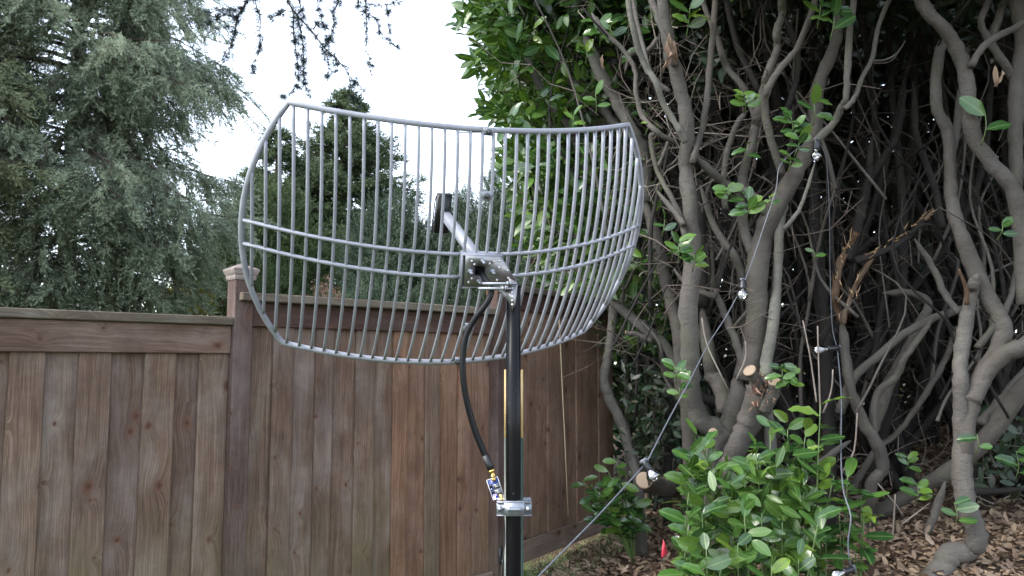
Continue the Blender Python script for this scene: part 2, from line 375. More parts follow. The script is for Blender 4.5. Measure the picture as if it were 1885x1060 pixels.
def boards(P, D, edges, z0, z1, mats, start=0):
    for i in range(len(edges) - 1):
        s0, s1 = edges[i], edges[i + 1]; w_ = s1 - s0; c = (s0 + s1) / 2; front = (i + start) % 2 == 0
        ww = w_ / 2 + (.0 if front else .012); off = 0.0 if front else .017
        off += rng.uniform(-.002, .002)
        me = bbox_mesh('board', -ww, ww, off, off + .0155, z0, z1, mats[i % len(mats)] if callable(mats) is False else mats(i, c), .0025)
        M = frame_M(local(P, D, c), D) @ Matrix.Rotation(rng.uniform(-.003, .003), 4, 'Y')
        place('board', me, fence, M)
def beam(name, P, D, s0, s1, y0, y1, z0, z1, mat, bev=.003):
    c = (s0 + s1) / 2; me = bbox_mesh(name, s0 - c, s1 - c, y0, y1, z0, z1, mat, bev)
    return place(name, me, fence, frame_M(local(P, D, c), D))
# left panel
eL = [fs(u, 700, P1, D1) for u in (17, 84, 146, 206, 264, 322, 366, 424)]
while eL[0] > -3.2: eL.insert(0, eL[0] - .142)
eL[-1] = -.037
def matL(i, c): return M_board
boards(P1, D1, eL, .03, 1.66, matL, start=(len(eL)) % 2)
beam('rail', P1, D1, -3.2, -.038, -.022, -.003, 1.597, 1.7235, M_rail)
beam('cap_rail', P1, D1, -3.2, -.040, -.045, .05, 1.726, 1.764, M_cap, .004)
beam('rail', P1, D1, -3.2, -.038, -.022, -.003, .06, .19, M_kick)
# middle panel
eM = [fs(u, 750, P1, D1) for u in (458, 500, 538, 581, 613, 655, 690, 725, 752, 785, 811, 845, 868, 892)]
LM = float(np.linalg.norm((P2 - P1))) 
eM[0] = .054; eM = [e for e in eM if e < LM - .06] + [LM - .001]
def matM(i, c): return M_board if i < 7 or (i % 3 == 0 and i < 10) else M_board_red
boards(P1, D1, eM, .22, 1.79, matM, start=1)
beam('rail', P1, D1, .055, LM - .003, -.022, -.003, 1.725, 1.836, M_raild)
beam('cap_rail', P1, D1, -.018, LM - .01, -.085, .05, 1.839, 1.877, M_cap, .004)
beam('kickboard', P1, D1, .055, LM - .003, -.024, -.003, .215, .352, M_kick)
# right panel
eR = [fs(u, 750, P2, D2) for u in (947, 972, 1009, 1036, 1062, 1085, 1102)]
eR = [.088, (eR[0] + .088) / 2] + eR
while eR[-1] < 1.62: eR.append(eR[-1] + .13)
boards(P2, D2, eR, .34, 1.95, lambda i, c: M_board_red if i in (0, 1, 9, 10) else M_board_dk, start=0)
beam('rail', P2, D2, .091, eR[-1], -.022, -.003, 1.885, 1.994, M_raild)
beam('cap_rail', P2, D2, .02, eR[-1] + .02, -.06, .05, 1.997, 2.036, M_cap, .004)
beam('kickboard', P2, D2, .091, eR[-1], -.024, -.003, .335, .464, M_kick)
def post(P, D, zb, zt):
    me = bbox_mesh('post', 0, .089, -.045, .044, zb, zt, M_post, .004)
    o = place('post', me, fence, frame_M(P, D))
    INV[o.name] = frame_M(P, D).inverted()
    bm = bmesh.new(); cx, cy = .0445, -.0005
    prof = [(.048, zt - .028), (.051, zt - .020), (.051, zt - .008), (.057, zt + .002), (.062, zt + .016), (.062, zt + .023), (.006, zt + .050)]
    rings = [[bm.verts.new((cx + a * r_, cy + b * r_, z)) for a, b in ((-1, -1), (1, -1), (1, 1), (-1, 1))] for r_, z in prof]
    for r0, r1 in zip(rings, rings[1:]):
        for k in range(4): bm.faces.new((r0[k], r0[(k + 1) % 4], r1[(k + 1) % 4], r1[k]))
    bm.faces.new(rings[-1]); bm.faces.new(rings[0][::-1])
    mc = bpy.data.meshes.new('post_cap'); bm.to_mesh(mc); bm.free(); mc.materials.append(M_capm)
    place('post_cap', mc, o, frame_M(P, D)); return o
M_capm = wood('post_cap_wood', [(.17, .125, .105)], 0, (.24, .19, .165), True, .2)
post(P1 - D1 * .036, D1, -.02, 1.965); post(P2, D2, .2, 2.12)
post(P1 - D1 * 2.4, D1, -.05, 1.965 - .12)
mt_steel = plain('galvanised_steel', (.23, .245, .27), .42, .7, .12, 60, .05)
mt_dark = plain('dark_steel', (.08, .08, .085), .45, .6, .1)
# small latch bracket low on the second post
b = MB(); q = local(P2, D2, .03, -.048, .44); b.box(q, D2 * .016, np.cross([0, 0, 1.], D2) * .002, np.array([0, 0, .05])); b.tube(np.array([q + [0, 0, -.03], q + [0, 0, -.03] + np.cross(D2, [0, 0, 1.]) * .012]), .006, 8)
b.out('bracket', mt_dark, fence, False)

# ------------------------------------------------------------------ grid dish antenna
YAW, PIT, ROL, FD, HD = -.39092451, .55282121, .05902602, .32862016, .29264284
DO = np.array([-.07292064, 1.7586791, 1.77043422])
n_ = np.array([math.sin(YAW) * math.cos(PIT), math.cos(YAW) * math.cos(PIT), math.sin(PIT)])
r_ = nrm(np.cross(n_, [0, 0, 1])); w_ = np.cross(r_, n_)
r2 = r_ * math.cos(ROL) + w_ * math.sin(ROL); w2 = w_ * math.cos(ROL) - r_ * math.sin(ROL)
def dp(x, y, off=0):
    return DO + x * r2 + y * w2 + ((x * x + y * y) / (4 * FD) + off) * n_
def dflat(x, y, z): return DO + x * r2 + y * w2 + z * n_
def px2d(u, v, off):       # point of the picture carried onto the plane parallel to the hub
    r = ray(u, v); t = ((DO + off * n_ - CAM) @ n_) / (r @ n_); q = CAM + r * t - DO; return float(q @ r2), float(q @ w2)
M_grey = NT('grey_cast_paint')
def _grey():
    m = M_grey; p = m.n('ShaderNodeTexCoord').outputs['Object']; a = m.noise(p, 18, 4, .6); f = m.noise(p, 300, 3)
    m.set(base=m.mix(m.ramp(a, (.35, 0.), (.65, 1.)), (.21, .218, .245), (.26, .268, .30)), rough=m.ramp(a, (.3, .38), (.7, .55)), spec=.5, metal=.15)
    m.bump(f, .12, .001); return m.m
M_greym = _grey()
antenna = thing('grid_antenna', tuple(DO), 'large grey parabolic grid dish antenna bolted to the top of the black mast', 'antenna')
def strip(P, Wd, Nn, hw, hh):     # bar of rectangular section with softened edges along P
    P = np.asarray(P); V = []
    sec = [(-hw, -hh * .55), (-hw * .6, -hh), (hw * .6, -hh), (hw, -hh * .55), (hw, hh * .55), (hw * .6, hh), (-hw * .6, hh), (-hw, hh * .55)]
    for p, wd, nn in zip(P, Wd, Nn): V += [p + a * wd + c * nn for a, c in sec]
    F = [(i * 8 + j, i * 8 + (j + 1) % 8, (i + 1) * 8 + (j + 1) % 8, (i + 1) * 8 + j) for i in range(len(P) - 1) for j in range(8)]
    F += [tuple(range(8))[::-1], tuple((len(P) - 1) * 8 + j for j in range(8))]
    return np.array(V), F
def curve_strip(xy, hw, hh, off=0):
    P = np.array([dp(x, y, off) for x, y in xy]); T = nrm(np.gradient(P, axis=0)); N = []
    for x, y in xy: N.append(nrm(n_ - (x * r2 + y * w2) / (2 * FD)))
    N = np.array(N); Wd = nrm(np.cross(T, N)); return strip(P, Wd, N, hw, hh)
RD = .5; XC = math.sqrt(RD * RD - HD * HD)
seam_l, seam_r = -.0125, .0125
# two half rims
a0 = math.asin(HD / RD)
for sgn in (-1, 1):
    mb = MB()
    xs = np.linspace(.0015, XC, 16)
    pts = [(sgn * x, HD) for x in xs]
    arc = [(sgn * RD * math.cos(a), RD * math.sin(a)) for a in np.linspace(a0, -a0, 25)]
    low = [(sgn * x, -HD) for x in xs[::-1]]
    mb.add(*curve_strip(pts + arc[1:-1] + low, .0060, .0058)); mb.out('rim', M_greym, antenna)
bx = [.0125 + .0274 * k for k in range(18)]
for sgn in (-1, 1):
    for x in bx:
        X = sgn * x; ym = HD if abs(X) <= XC else math.sqrt(max(0, RD * RD - X * X)); ym -= .004
        ys = np.linspace(-ym, ym, 21)
        V, F = curve_strip([(X, y) for y in ys], .0032, .0042); part('grid_bar', V, F, M_greym, antenna)
for y in (.028, -.028):
    for sgn in (-1, 1):
        xm = math.sqrt(RD * RD - y * y) - .004
        V, F = curve_strip([(sgn * x, y) for x in np.linspace(.045, xm, 22)], .0036, .0045, -.0035); part('rib', V, F, M_greym, antenna)
# seam lugs with bolts
for y in (HD - .003, .160, -.170, -HD + .003):
    mb = MB(); c = dp(0, y, -.001); mb.box(c, r2 * .0135, w2 * .0085, n_ * .004); lug = mb.out('seam_lug', M_greym, antenna, False)
    mb = MB(); mb.tube(np.array([c - n_ * .010, c]), .0042, 6); mb.tube(np.array([c - n_ * .0055, c]), .0065, 12); mb.out('bolt', mt_dark, lug, False)
# hub plate (painted) and steel bracket in front of it
def plate(name, poly, z0, z1, mat, parent, hole=None, bev=0):
    bm = bmesh.new()
    f = bm.faces.new([bm.verts.new(dflat(x, y, z0)) for x, y in poly])
    res = bmesh.ops.extrude_face_region(bm, geom=[f]); vs_ = [g for g in res['geom'] if isinstance(g, bmesh.types.BMVert)]
    for v in vs_: v.co += Vector((z1 - z0) * n_)
    bmesh.ops.recalc_face_normals(bm, faces=bm.faces)
    me = bpy.data.meshes.new(name); bm.to_mesh(me); bm.free(); me.materials.append(mat)
    o = place(name, me, parent); INV[o.name] = Matrix.Identity(4); return o
def frame_plate(name, outer, hole, z0, z1, mat, parent):   # polygon with a four-sided hole, fan of quads
    k = len(outer); n = []; V = []; F = []
    hc = np.mean(hole, 0)
    H = []
    for p in outer:     # closest point on the hole outline along the ray from the hole centre
        d = np.array(p) - hc; best = None
        for i in range(4):
            a = np.array(hole[i]) - hc; b_ = np.array(hole[(i + 1) % 4]) - hc; e = b_ - a; den = d[0] * e[1] - d[1] * e[0]
            if abs(den) < 1e-12: continue
            t = (a[0] * e[1] - a[1] * e[0]) / den; s_ = (a[0] * d[1] - a[1] * d[0]) / den
            if t > 0 and -1e-6 <= s_ <= 1 + 1e-6: best = hc + d * t
        H.append(best)
    for z in (z0, z1):
        V += [dflat(x, y, z) for x, y in outer] + [dflat(x, y, z) for x, y in H]
    for i in range(k):
        j = (i + 1) % k; a = 2 * k
        F += [(i, j, k + j, k + i), (a + i, a + k + i, a + k + j, a + j), (i, a + i, a + j, j), (k + i, k + j, a + k + j, a + k + i)]
    return part(name, V, F, mat, parent, None, False)
OFF = -.022
mt_plate = NT('brushed_steel_plate')
def _pl():
    m = mt_plate; p = m.n('ShaderNodeTexCoord').outputs['Object']; a = m.noise(m.mapping(p, (1, 1, 8)), 30, 4); b_ = m.noise(p, 25, 4)
    m.set(base=m.mix(b_, (.20, .195, .20), (.31, .305, .31)), metal=.75, rough=m.ramp(a, (.3, .3), (.7, .46))); m.bump(a, .08, .001); return m.m
mt_platem = _pl()
hubp = [px2d(*q, -.006) for q in ((849, 466), (924, 468), (941, 520), (922, 528), (846, 527))]
hub = plate('hub_plate', [px2d(*q, -.008) for q in ((850, 466), (923, 468), (927, 474), (921, 524), (847, 527))], -.010, .006, M_greym, antenna)
# raised lip of the hub plate
mb = MB(); c4 = [px2d(*q, -.012) for q in ((850, 467), (923, 469), (920, 524), (848, 527))]
for i in (0, 2, 3):
    a, b_ = np.array(c4[i]), np.array(c4[(i + 1) % 4]); mb.add(*strip([dflat(*a, -.013), dflat(*b_, -.013)], [nrm(np.cross(dflat(*b_, 0) - dflat(*a, 0), n_))] * 2, [n_] * 2, .0022, .007))
mb.out('hub_lip', M_greym, hub, False)
hole = [px2d(*q, OFF) for q in ((874, 489), (894, 489), (892, 508), (873, 508))]
outer0 = [(857, 470), (890, 471), (922, 472), (937, 495), (951, 519), (925, 524), (893, 526), (854, 526), (856, 498)]
br = frame_plate('steel_bracket', [px2d(*q, OFF) for q in outer0], hole, OFF - .0015, OFF + .0015, mt_platem, antenna)
mb = MB(); hx = np.mean(hole, 0); mb.box(dflat(hx[0], hx[1], -.0105), r2 * .014, w2 * .014, n_ * .0008); mb.out('cable_port', plain('black_port', (.006, .006, .006), .8), br, False)
# punched holes and slots drawn as pale discs, sky light painted in, and the studs with nuts that carry the plate
def disc(c, ax, r, t, mat, name, parent, n=10):
    mb = MB(); mb.tube(np.array([c, c + ax * t]), r, n); return mb.out(name, mat, parent, False)
sky_seen = plain('hole_sky_paint', (.75, .76, .78), .3, .3)
for (u, v) in ((868, 480), (873, 486), (862, 519), (868, 512), (901, 485), (909, 481), (919, 480), (914, 515), (933, 497), (935, 511), (918, 492)):
    x, y = px2d(u, v, OFF); disc(dflat(x, y, OFF - .0024), n_, .0027, .001, sky_seen, 'bracket_hole', br)
for (u, v) in ((889, 481), (866, 500), (907, 500), (882, 518)):
    x, y = px2d(u, v, OFF - .008); s_ = disc(dflat(x, y, OFF - .020), n_, .0034, .028, mt_steel, 'stud', antenna, 8)
    disc(dflat(x, y, OFF - .009), n_, .0062, .006, mt_steel, 'nut', s_, 6)
# feed arm, feed head
ARM0, ARM1 = dflat(.004, .004, .0), dflat(0, 0, FD * .93)
mb = MB(); T_ = nrm(ARM1 - ARM0); c = (ARM0 + ARM1) / 2
V, F = strip([ARM0, ARM1], [r2] * 2, [w2] * 2, .0125, .0125)
mb.add(V, F); arm = mb.out('feed_arm', M_greym, antenna, False)
M_blk = plain('black_plastic', (.006, .006, .007), .42, 0, .2, 40, .1)
M_blkg = plain('black_gloss', (.012, .012, .013), .3, 0, .2, 40, .05)
E1 = ARM1
mb = MB()
mb.box(E1 + n_ * .012 - r2 * .004, r2 * .018, w2 * .052, n_ * .010); mb.box(E1 + n_ * .028 - r2 * .004, r2 * .010, w2 * .045, n_ * .010)
mb.box(E1 - n_ * .003, r2 * .014, w2 * .014, n_ * .008)
fh = mb.out('feed_head', M_blk, antenna, False)
mb = MB()
loop = catmull([E1 + n_ * z + r2 * x + w2 * y for x, y, z in ((-.030, -.050, .0), (-.031, 0, 0), (-.029, .050, .0), (-.012, .056, .0), (.012, .055, .0), (.029, .048, .0), (.030, 0, 0), (.029, -.040, 0))], 4)
mb.tube(loop, .0016, 6); mb.out('reflector_frame', M_blkg, fh)
# pole flange of the bracket: bent plate with holes, lying against the mast
PX, PY = at(945, 600, 1.70)[0], 1.70
px_ = lambda u, v: at(u, v, PY - .019)
poly = [(937, 512), (951, 519), (953, 525), (949, 560), (943, 572), (934, 552), (916, 535), (922, 527), (937, 526)]
V = [px_(u, v) for u, v in poly]; V += [p + np.array([0, .003, 0]) for p in V]; k = len(poly)
F = [tuple(range(k)), tuple(range(2 * k - 1, k - 1, -1))] + [(i, k + i, k + (i + 1) % k, (i + 1) % k) for i in range(k)]
fl = part('mast_flange', V, F, mt_platem, antenna, None, False)
for i in range(6):
    c = px_(942.5 + (i % 2) * .5, 523 + i * 7.5) + np.array([0, -.001, 0]); disc(c, np.array([0, -1., 0]), .0022, .0006, sky_seen, 'bracket_hole', fl)
for (ua, va, ub, vb) in ((888, 522, 941, 522), (880, 531, 932, 531)):
    a, b_ = at(ua, va, PY - .030), at(ub, vb, PY - .024); mb = MB(); mb.tube(np.array([a, b_, b_ + nrm(b_ - a) * .012]), .0032, 8); o = mb.out('clamp_rod', mt_steel, antenna)
    mb = MB(); e = nrm(b_ - a); q = b_ - e * .010; mb.tube(np.array([q, q + e * .006]), .0062, 6); mb.tube(np.array([q + e * .007, q + e * .009]), .0078, 12); mb.out('nut', mt_steel, o, False)

# mast
M_mast = NT('black_mast_paint')
def _mast():
    m = M_mast; p = m.n('ShaderNodeTexCoord').outputs['Object']; sx = m.n('ShaderNodeSeparateXYZ'); m.l(p, sx.inputs[0])
    s1 = m.ramp(m.noise(m.mapping(p, (4, 4, .6)), 40, 4, .7), (.63, 0.), (.70, 1.)); lab = m.ramp(sx.outputs[2], (1.555, 0.), (1.60, .8), (1.66, .8), (1.68, 0.))
    s2 = m.math('MULTIPLY', m.ramp(m.noise(p, 90, 5, .75), (.47, 0.), (.58, 1.)), lab); s3 = m.math('MULTIPLY', m.ramp(m.noise(p, 120, 3), (.70, 0.), (.75, 1.)), .5)
    f = m.math('MAXIMUM', m.math('MULTIPLY', s1, .10), m.math('MAXIMUM', m.math('MULTIPLY', s2, .5), s3))
    m.set(base=m.mix(f, (.0035, .0035, .0045), (.12, .12, .135)), rough=.30, spec=.16); m.bump(m.noise(p, 60, 3), .06, .001); return m.m
M_mastm = _mast()
mast_t = thing('antenna_mast', (PX, PY, .0), 'round black painted metal mast standing upright in front of the fence', 'pole')
mb = MB(); mb.tube(np.array([[PX, PY, z] for z in (-.3, .5, 1.0, 1.4, 1.72)]), .0158, 28); mb.out('pole', M_mastm, mast_t)
mb = MB(); mb.tube(np.array([[PX, PY, z] for z in (1.715, 1.722, 1.726)]), [.0165, .0165, .012], 28); mb.out('end_cap', M_blk, mast_t)
# u-channel stake behind the mast
ztan = at(945, 805, 1.745)[2]; ztop = at(945, 680, 1.745)[2]
stk = thing('fence_stake', (PX, 1.745, 0), 'dark green steel channel stake with a bare tan top, clamped behind the black mast', 'stake')
def chan(z0, z1, mat, name):
    sec = [(-.0205, .0), (-.0205, .003), (-.013, .003), (-.011, .016), (.011, .016), (.013, .003), (.0205, .003), (.0205, 0), (.011, 0), (.009, .012), (-.009, .012), (-.011, 0)]
    V = [(PX + .0005 + x, 1.728 + y, z) for z in (z0, z1) for x, y in sec]; k = len(sec)
    F = [(i, (i + 1) % k, k + (i + 1) % k, k + i) for i in range(k)] + [tuple(range(k))[::-1], tuple(range(k, 2 * k))]
    part(name, V, F, mat, stk, None, False)
chan(-.3, ztan, plain('green_enamel', (.010, .030, .022), .35, 0, .15, 30), 'green_channel'); chan(ztan, ztop, plain('tan_plastic', (.50, .36, .16), .5, 0, .1, 25), 'tan_channel')
# clamp round mast and stake
cl = thing('mast_clamp', tuple(at(946, 937, 1.68)), 'galvanised two bolt clamp holding the black mast to its stake', 'clamp')
c = at(946.5, 936.5, 1.676); mb = MB(); hw = .0365; hh = .0125
V = []; sec = [(-hw, 0), (-.022, 0), (-.018, -.006), (.018, -.006), (.022, 0), (hw, 0)]
for dy in (0, .003):
    for z in (-hh, hh): V += [(c[0] + x, c[1] + y + dy, c[2] + z) for x, y in sec]
F = []
for i in range(5): F += [(i, i + 1, 6 + i + 1, 6 + i), (12 + i, 18 + i, 18 + i + 1, 12 + i + 1), (i, 12 + i, 13 + i, i + 1), (6 + i, 7 + i, 19 + i, 18 + i)]
F += [(0, 6, 18, 12), (5, 17, 23, 11)]
mb.add(V, F); mb.box(c + [0, .008, hh + .001], [hw, 0, 0], [0, .010, 0], [0, 0, .0012]); mb.box(c + [0, .008, -hh - .001], [hw, 0, 0], [0, .010, 0], [0, 0, .0012]); mb.out('clamp_plate', mt_steel, cl, False)
mb = MB(); mb.tube(catmull([c + [x, -.0075, 0] for x in (-.014, 0, .014)], 3), .0042, 8); mb.out('pressed_rib', mt_steel, cl)
for s_ in (-1, 1):
    q = c + [s_ * .0295, 0, 0]; mb = MB(); mb.tube(np.array([q + [0, -.009, 0], q + [0, .06, 0]]), .0032, 8); bo = mb.out('bolt', mt_steel, cl, True)
    mb = MB(); mb.tube(np.array([q + [0, -.006, 0], q + [0, -.0005, 0]]), .0062, 6); mb.out('nut', mt_steel, bo, False)
mb = MB(); mb.box(c + [0, .066, 0], [hw, 0, 0], [0, .0015, 0], [0, 0, hh]); mb.out('rear_plate', mt_steel, cl, False)

# coax and amplifier board
cable = thing('coaxial_cable', tuple(at(885, 500, 1.72)), 'thick black cable curving from the dish hub to the small circuit board', 'cable')
cp = [(884, 500, 1.745), (892, 511, 1.715), (902, 527, 1.69), (904, 540, 1.68), (893, 562, 1.675), (873, 588, 1.675), (858, 618, 1.675), (852, 655, 1.675), (853, 700, 1.675), (862, 750, 1.678), (876, 797, 1.68), (893, 838, 1.68), (903, 862, 1.68)]
M_jack = plain('black_cable_jacket', (.0035, .004, .005), .40, 0, .15, 50, .05, .2)
mb = MB(); mb.tube(catmull([at(*q) for q in cp], 6), .0066, 14); mb.out('jacket', M_jack, cable)
a, b_ = at(893, 838, 1.68), at(904, 864, 1.68); mb = MB(); mb.tube(np.array([a, a * .3 + b_ * .7, b_]), [.0079, .0079, .0072], 14); mb.out('heat_shrink', M_blk, cable)
M_gold = plain('gold_brass', (.72, .48, .16), .28, .95, .1, 60, .02)
e = nrm(b_ - a); mb = MB(); mb.tube(np.array([b_, b_ + e * .006]), .0068, 12); mb.tube(np.array([b_ + e * .006, b_ + e * .018]), .0040, 6); mb.out('connector', M_gold, cable, False)
pcb = thing('amplifier_board', tuple(at(912, 898, 1.68)), 'small blue and white circuit board with gold connectors and a lit light beside the clamp', 'circuit board')
p0 = at(905.5, 880, 1.68); p1 = at(918, 917, 1.68); ey = nrm(p0 - p1); ex = nrm(np.cross([0, -1., 0], ey)) * -1; ex = nrm(np.cross(ey, [0, 1., 0])); pc = (p0 + p1) / 2; ez = np.array([0, -1., 0]); ex = nrm(np.cross(ey, ez))
HL = np.linalg.norm(p0 - p1) / 2; M_white = plain('white_print', (.62, .62, .58), .5); M_blue = plain('blue_solder_mask', (.012, .03, .16), .3)
def pb(x, y, z, hx, hy, hz, mat, name, par=pcb):
    mb = MB(); mb.box(pc + ex * x + ey * y + ez * z, ex * hx, ey * hy, ez * hz); return mb.out(name, mat, par, False)
board = pb(0, 0, 0, .0125, HL, .0008, M_blue, 'board')
for x, y, hx, hy in ((0, HL - .0006, .0125, .0006), (0, -HL + .0006, .0125, .0006), (.0119, 0, .0006, HL - .0013), (-.0119, 0, .0006, HL - .0013)): pb(x, y, .0011, hx, hy, .0002, M_white, 'white_edge', board)
for y in (.003, -.0095):
    k = pb(.004, y, .0022, .0072, .0052, .0012, mt_steel, 'shield_can'); pb(.004, y, .0036, .0058, .004, .0003, plain('can_top', (.10, .10, .11), .4, .6), 'can_lid', k)
    pb(.004, y, .0040, .003, .0004, .0002, M_white, 'can_mark', k)
    pb(-.0075, y + .004, .0018, .0028, .0028, .001, M_blk, 'chip'); pb(-.0078, y - .002, .0014, .0014, .001, .0008, M_white, 'capacitor')
pb(.0, -.0035, .0013, .010, .0006, .0004, M_white, 'trace_line', board)
for (y, sg) in ((HL - .003, 1), (-HL + .003, -1)):
    xx = .003 if sg > 0 else .006
    mb = MB(); q = pc + ex * xx + ey * y + ez * .003; mb.box(q, ex * .0036, ey * .0035, ez * .003); mb.tube(np.array([q, q + ey * sg * .010]), .0032, 10); mb.tube(np.array([q + ey * sg * .004, q + ey * sg * .008]), .0042, 6); mb.out('edge_connector', M_gold, pcb, False)
ml = NT('lit_led'); ml.set(base=(.9, .8, 1), emit=(.8, .6, 1.), estr=12.)
pb(-.0075, -HL + .004, .002, .0014, .0014, .001, ml.m, 'indicator_light')
wire = thing('thin_wire', tuple(at(930, 1030, 1.68)), 'thin black wire running down the left edge of the mast below the clamp', 'wire')
mb = MB(); mb.tube(catmull([at(u, v, y) for u, v, y in ((926, 925, 1.684), (928, 950, 1.70), (929, 1000, 1.70), (924, 1045, 1.69), (915, 1120, 1.68), (905, 1200, 1.68))], 5), .0013, 6); mb.out('wire_strand', M_blk, wire)

# ------------------------------------------------------------------ conifers
def bough_tree(name, label, cat_, X, Y, z0, H, rad_at, nbr, params, mat, azr=(-math.pi, math.pi), seed=1, ztop_keep=99, group=None):
    """trunk, whorled limbs, hanging or spreading side branches and needle shoots"""
    global rng
    old = rng; rng = np.random.default_rng(seed)
    t = thing(name, (X, Y, 0), label, cat_, group)
    V, F = tube(np.array([[X, Y, z] for z in np.linspace(z0 - .2, z0 + H, 14)]), np.linspace(params['tr'], .02, 14), 10, True, .05); part('trunk', V, F, M_conbark, t)
    P0 = []; P1 = []; RR = []; SP = []; SD = []; SL = []
    ks = params['ks']
    for i in range(nbr):
        z = z0 + H * (params['zmin'] + (1 - params['zmin']) * ((i + rng.uniform(0, 1)) / nbr)); az = rng.uniform(*azr)
        if z > ztop_keep: continue
        Rb = rad_at((z - z0) / H) * rng.uniform(.72, 1.12)
        o = np.array([math.cos(az), math.sin(az), 0]); lat = np.array([-o[1], o[0], 0])
        rise = params['rise'] * rng.uniform(.6, 1.4); dr = params['droop'] * rng.uniform(.7, 1.3); tip = params['tip']
        ts = np.linspace(0, 1, 9); cv = np.array([[X, Y, z] + o * Rb * q + np.array([0, 0, 1]) * Rb * (rise * q - dr * q * q + tip * q ** 4) + lat * Rb * .06 * math.sin(q * 4 + i) for q in ts])
        P0.append(cv[:-1]); P1.append(cv[1:]); RR.append(np.linspace(.008 + .012 * Rb, .004, 8))
        n = max(3, int(Rb / params['sp'])); q = rng.uniform(params['q0'], 1, n); q = np.append(q, [1., .97])
        pos = np.stack([np.interp(q, ts, cv[:, k]) for k in range(3)], 1); sd = np.where(rng.random(len(q)) < .5, -1, 1)[:, None]
        dd = nrm(lat * sd * params['lat'] * rng.uniform(.4, 1.3, (len(q), 1)) + o * params['out'] + np.array([0, 0, params['dz']]) * rng.uniform(.5, 1.3, (len(q), 1)) + rng.normal(0, .12, (len(q), 3)))
        dd[-2:] = nrm(nrm(cv[-1] - cv[-2]) + rng.normal(0, .1, (2, 3)))
        sl = params['sl'] * (1.1 - .55 * q) * rng.uniform(.5, 1.25, len(q)) * min(1, .35 + Rb / 1.5)
        SP.append(pos); SD.append(dd); SL.append(sl)
    SP, SD, SL = map(np.concatenate, (SP, SD, SL)); P0 = np.concatenate(P0); P1 = np.concatenate(P1); RR = np.concatenate(RR)
    wV, wF = sticks(P0, P1, RR, RR * .9, 5)
    g = params.get('sag', .25)      # side branches bend down along their length
    mid = SP + SD * SL[:, None] * .5; end = mid + nrm(SD + [0, 0, -g]) * SL[:, None] * .5
    V2, F2 = sticks(np.concatenate([SP, mid]), np.concatenate([mid, end]), .004, .0025)
    V, F = cat((wV, wF), (V2, F2)); part('limbs', V, F, M_conbark, t, kind='stuff')
    tt = rng.uniform(.12, 1, (len(SP), ks)); tt[:, 0] = 1
    A = np.where(tt[..., None] < .5, SP[:, None] + (mid - SP)[:, None] * (tt * 2)[..., None], mid[:, None] + (end - mid)[:, None] * (tt * 2 - 1)[..., None])
    side = nrm(np.cross(SD, rng.normal(size=SD.shape)))[:, None] * np.where(rng.random((len(SP), ks, 1)) < .5, -1, 1)
    side = nrm(side + rng.normal(0, .35, side.shape)); ax = nrm(SD[:, None] * .9 + side * params['sw'] + np.array([0, 0, params.get('sz', 0)]))
    ax[:, 0] = nrm(end - mid)
    L = params['shl'] * rng.uniform(.6, 1.2, tt.shape)
    A = A.reshape(-1, 3); ax = ax.reshape(-1, 3); L = L.reshape(-1)
    nV, nF = needles(A, ax, L, params['nn'], params['nl'], params['nw'], params.get('spread', .75)); part('crown', nV, nF, mat, t, None, False, 'stuff')
    rng = old; return t

M_blue = foliage('blue_spruce_needles', [(.13, .16, .115), (.24, .29, .20), (.36, .42, .31), (.42, .46, .30)], .6, .42)
spr = dict(tr=.13, ks=26, zmin=.02, rise=.12, droop=.40, tip=.10, sp=.042, q0=.18, lat=.6, out=.4, dz=-.75, sl=.85, sag=.45, sw=.62, sz=.10, shl=.105, nn=9, nl=.028, nw=.0115)
def r_sp(f):
    return float(np.interp(f, [0, .22, .37, .43, .455, .50, .53, .62, .75, 1.], [.8, .85, 1.75, 1.8, 1.15, 1.15, 1.6, 1.6, 1.2, .1]))
bough_tree('spruce_tree', 'big blue green spruce with hanging boughs rising behind the left end of the fence', 'tree', -4.9, 8.6, 0, 9.0, r_sp, 235, spr, M_blue, (-2.9, .55), 3, 6.6)
# a nearer spruce whose pale boughs come in from the left edge
M_blue2 = foliage('pale_spruce_needles', [(.18, .215, .13), (.30, .34, .20), (.38, .40, .22)], .6, .3)
spr2 = dict(spr, sp=.034, sl=.65, ks=22, zmin=.10)
bough_tree('spruce_tree', 'pale yellowish green spruce whose bough tips reach in at the left edge', 'tree', -6.3, 7.0, 0, 9.0, lambda f: 2.3 * (1 - f) ** .5, 95, spr2, M_blue2, (-1.2, .7), 8, 6.2)
M_fir = foliage('fir_needles', [(.026, .045, .024), (.052, .08, .036), (.085, .12, .048), (.11, .14, .058)], .6, .25)
fir = dict(tr=.16, ks=13, zmin=.03, rise=.35, droop=.35, tip=.18, sp=.042, q0=.12, lat=.8, out=.6, dz=-.12, sl=.62, sag=.15, sw=.8, sz=.15, shl=.14, nn=9, nl=.04, nw=.019)
bough_tree('fir_tree', 'tallest dark green fir beyond the fence, its top above the dish rim', 'tree', -3.05, 14, -.3, 6.75, lambda f: 2.8 * (1 - f) ** .8 * (1 + .12 * math.sin(f * 40)), 230, fir, M_fir, seed=5)
bough_tree('fir_tree', 'shorter dark fir with a pointed top left of the tall fir', 'tree', -3.95, 13, -.3, 5.75, lambda f: 1.7 * (1 - f) ** .85 * (1 + .15 * math.sin(f * 33)), 190, fir, M_fir, seed=6)
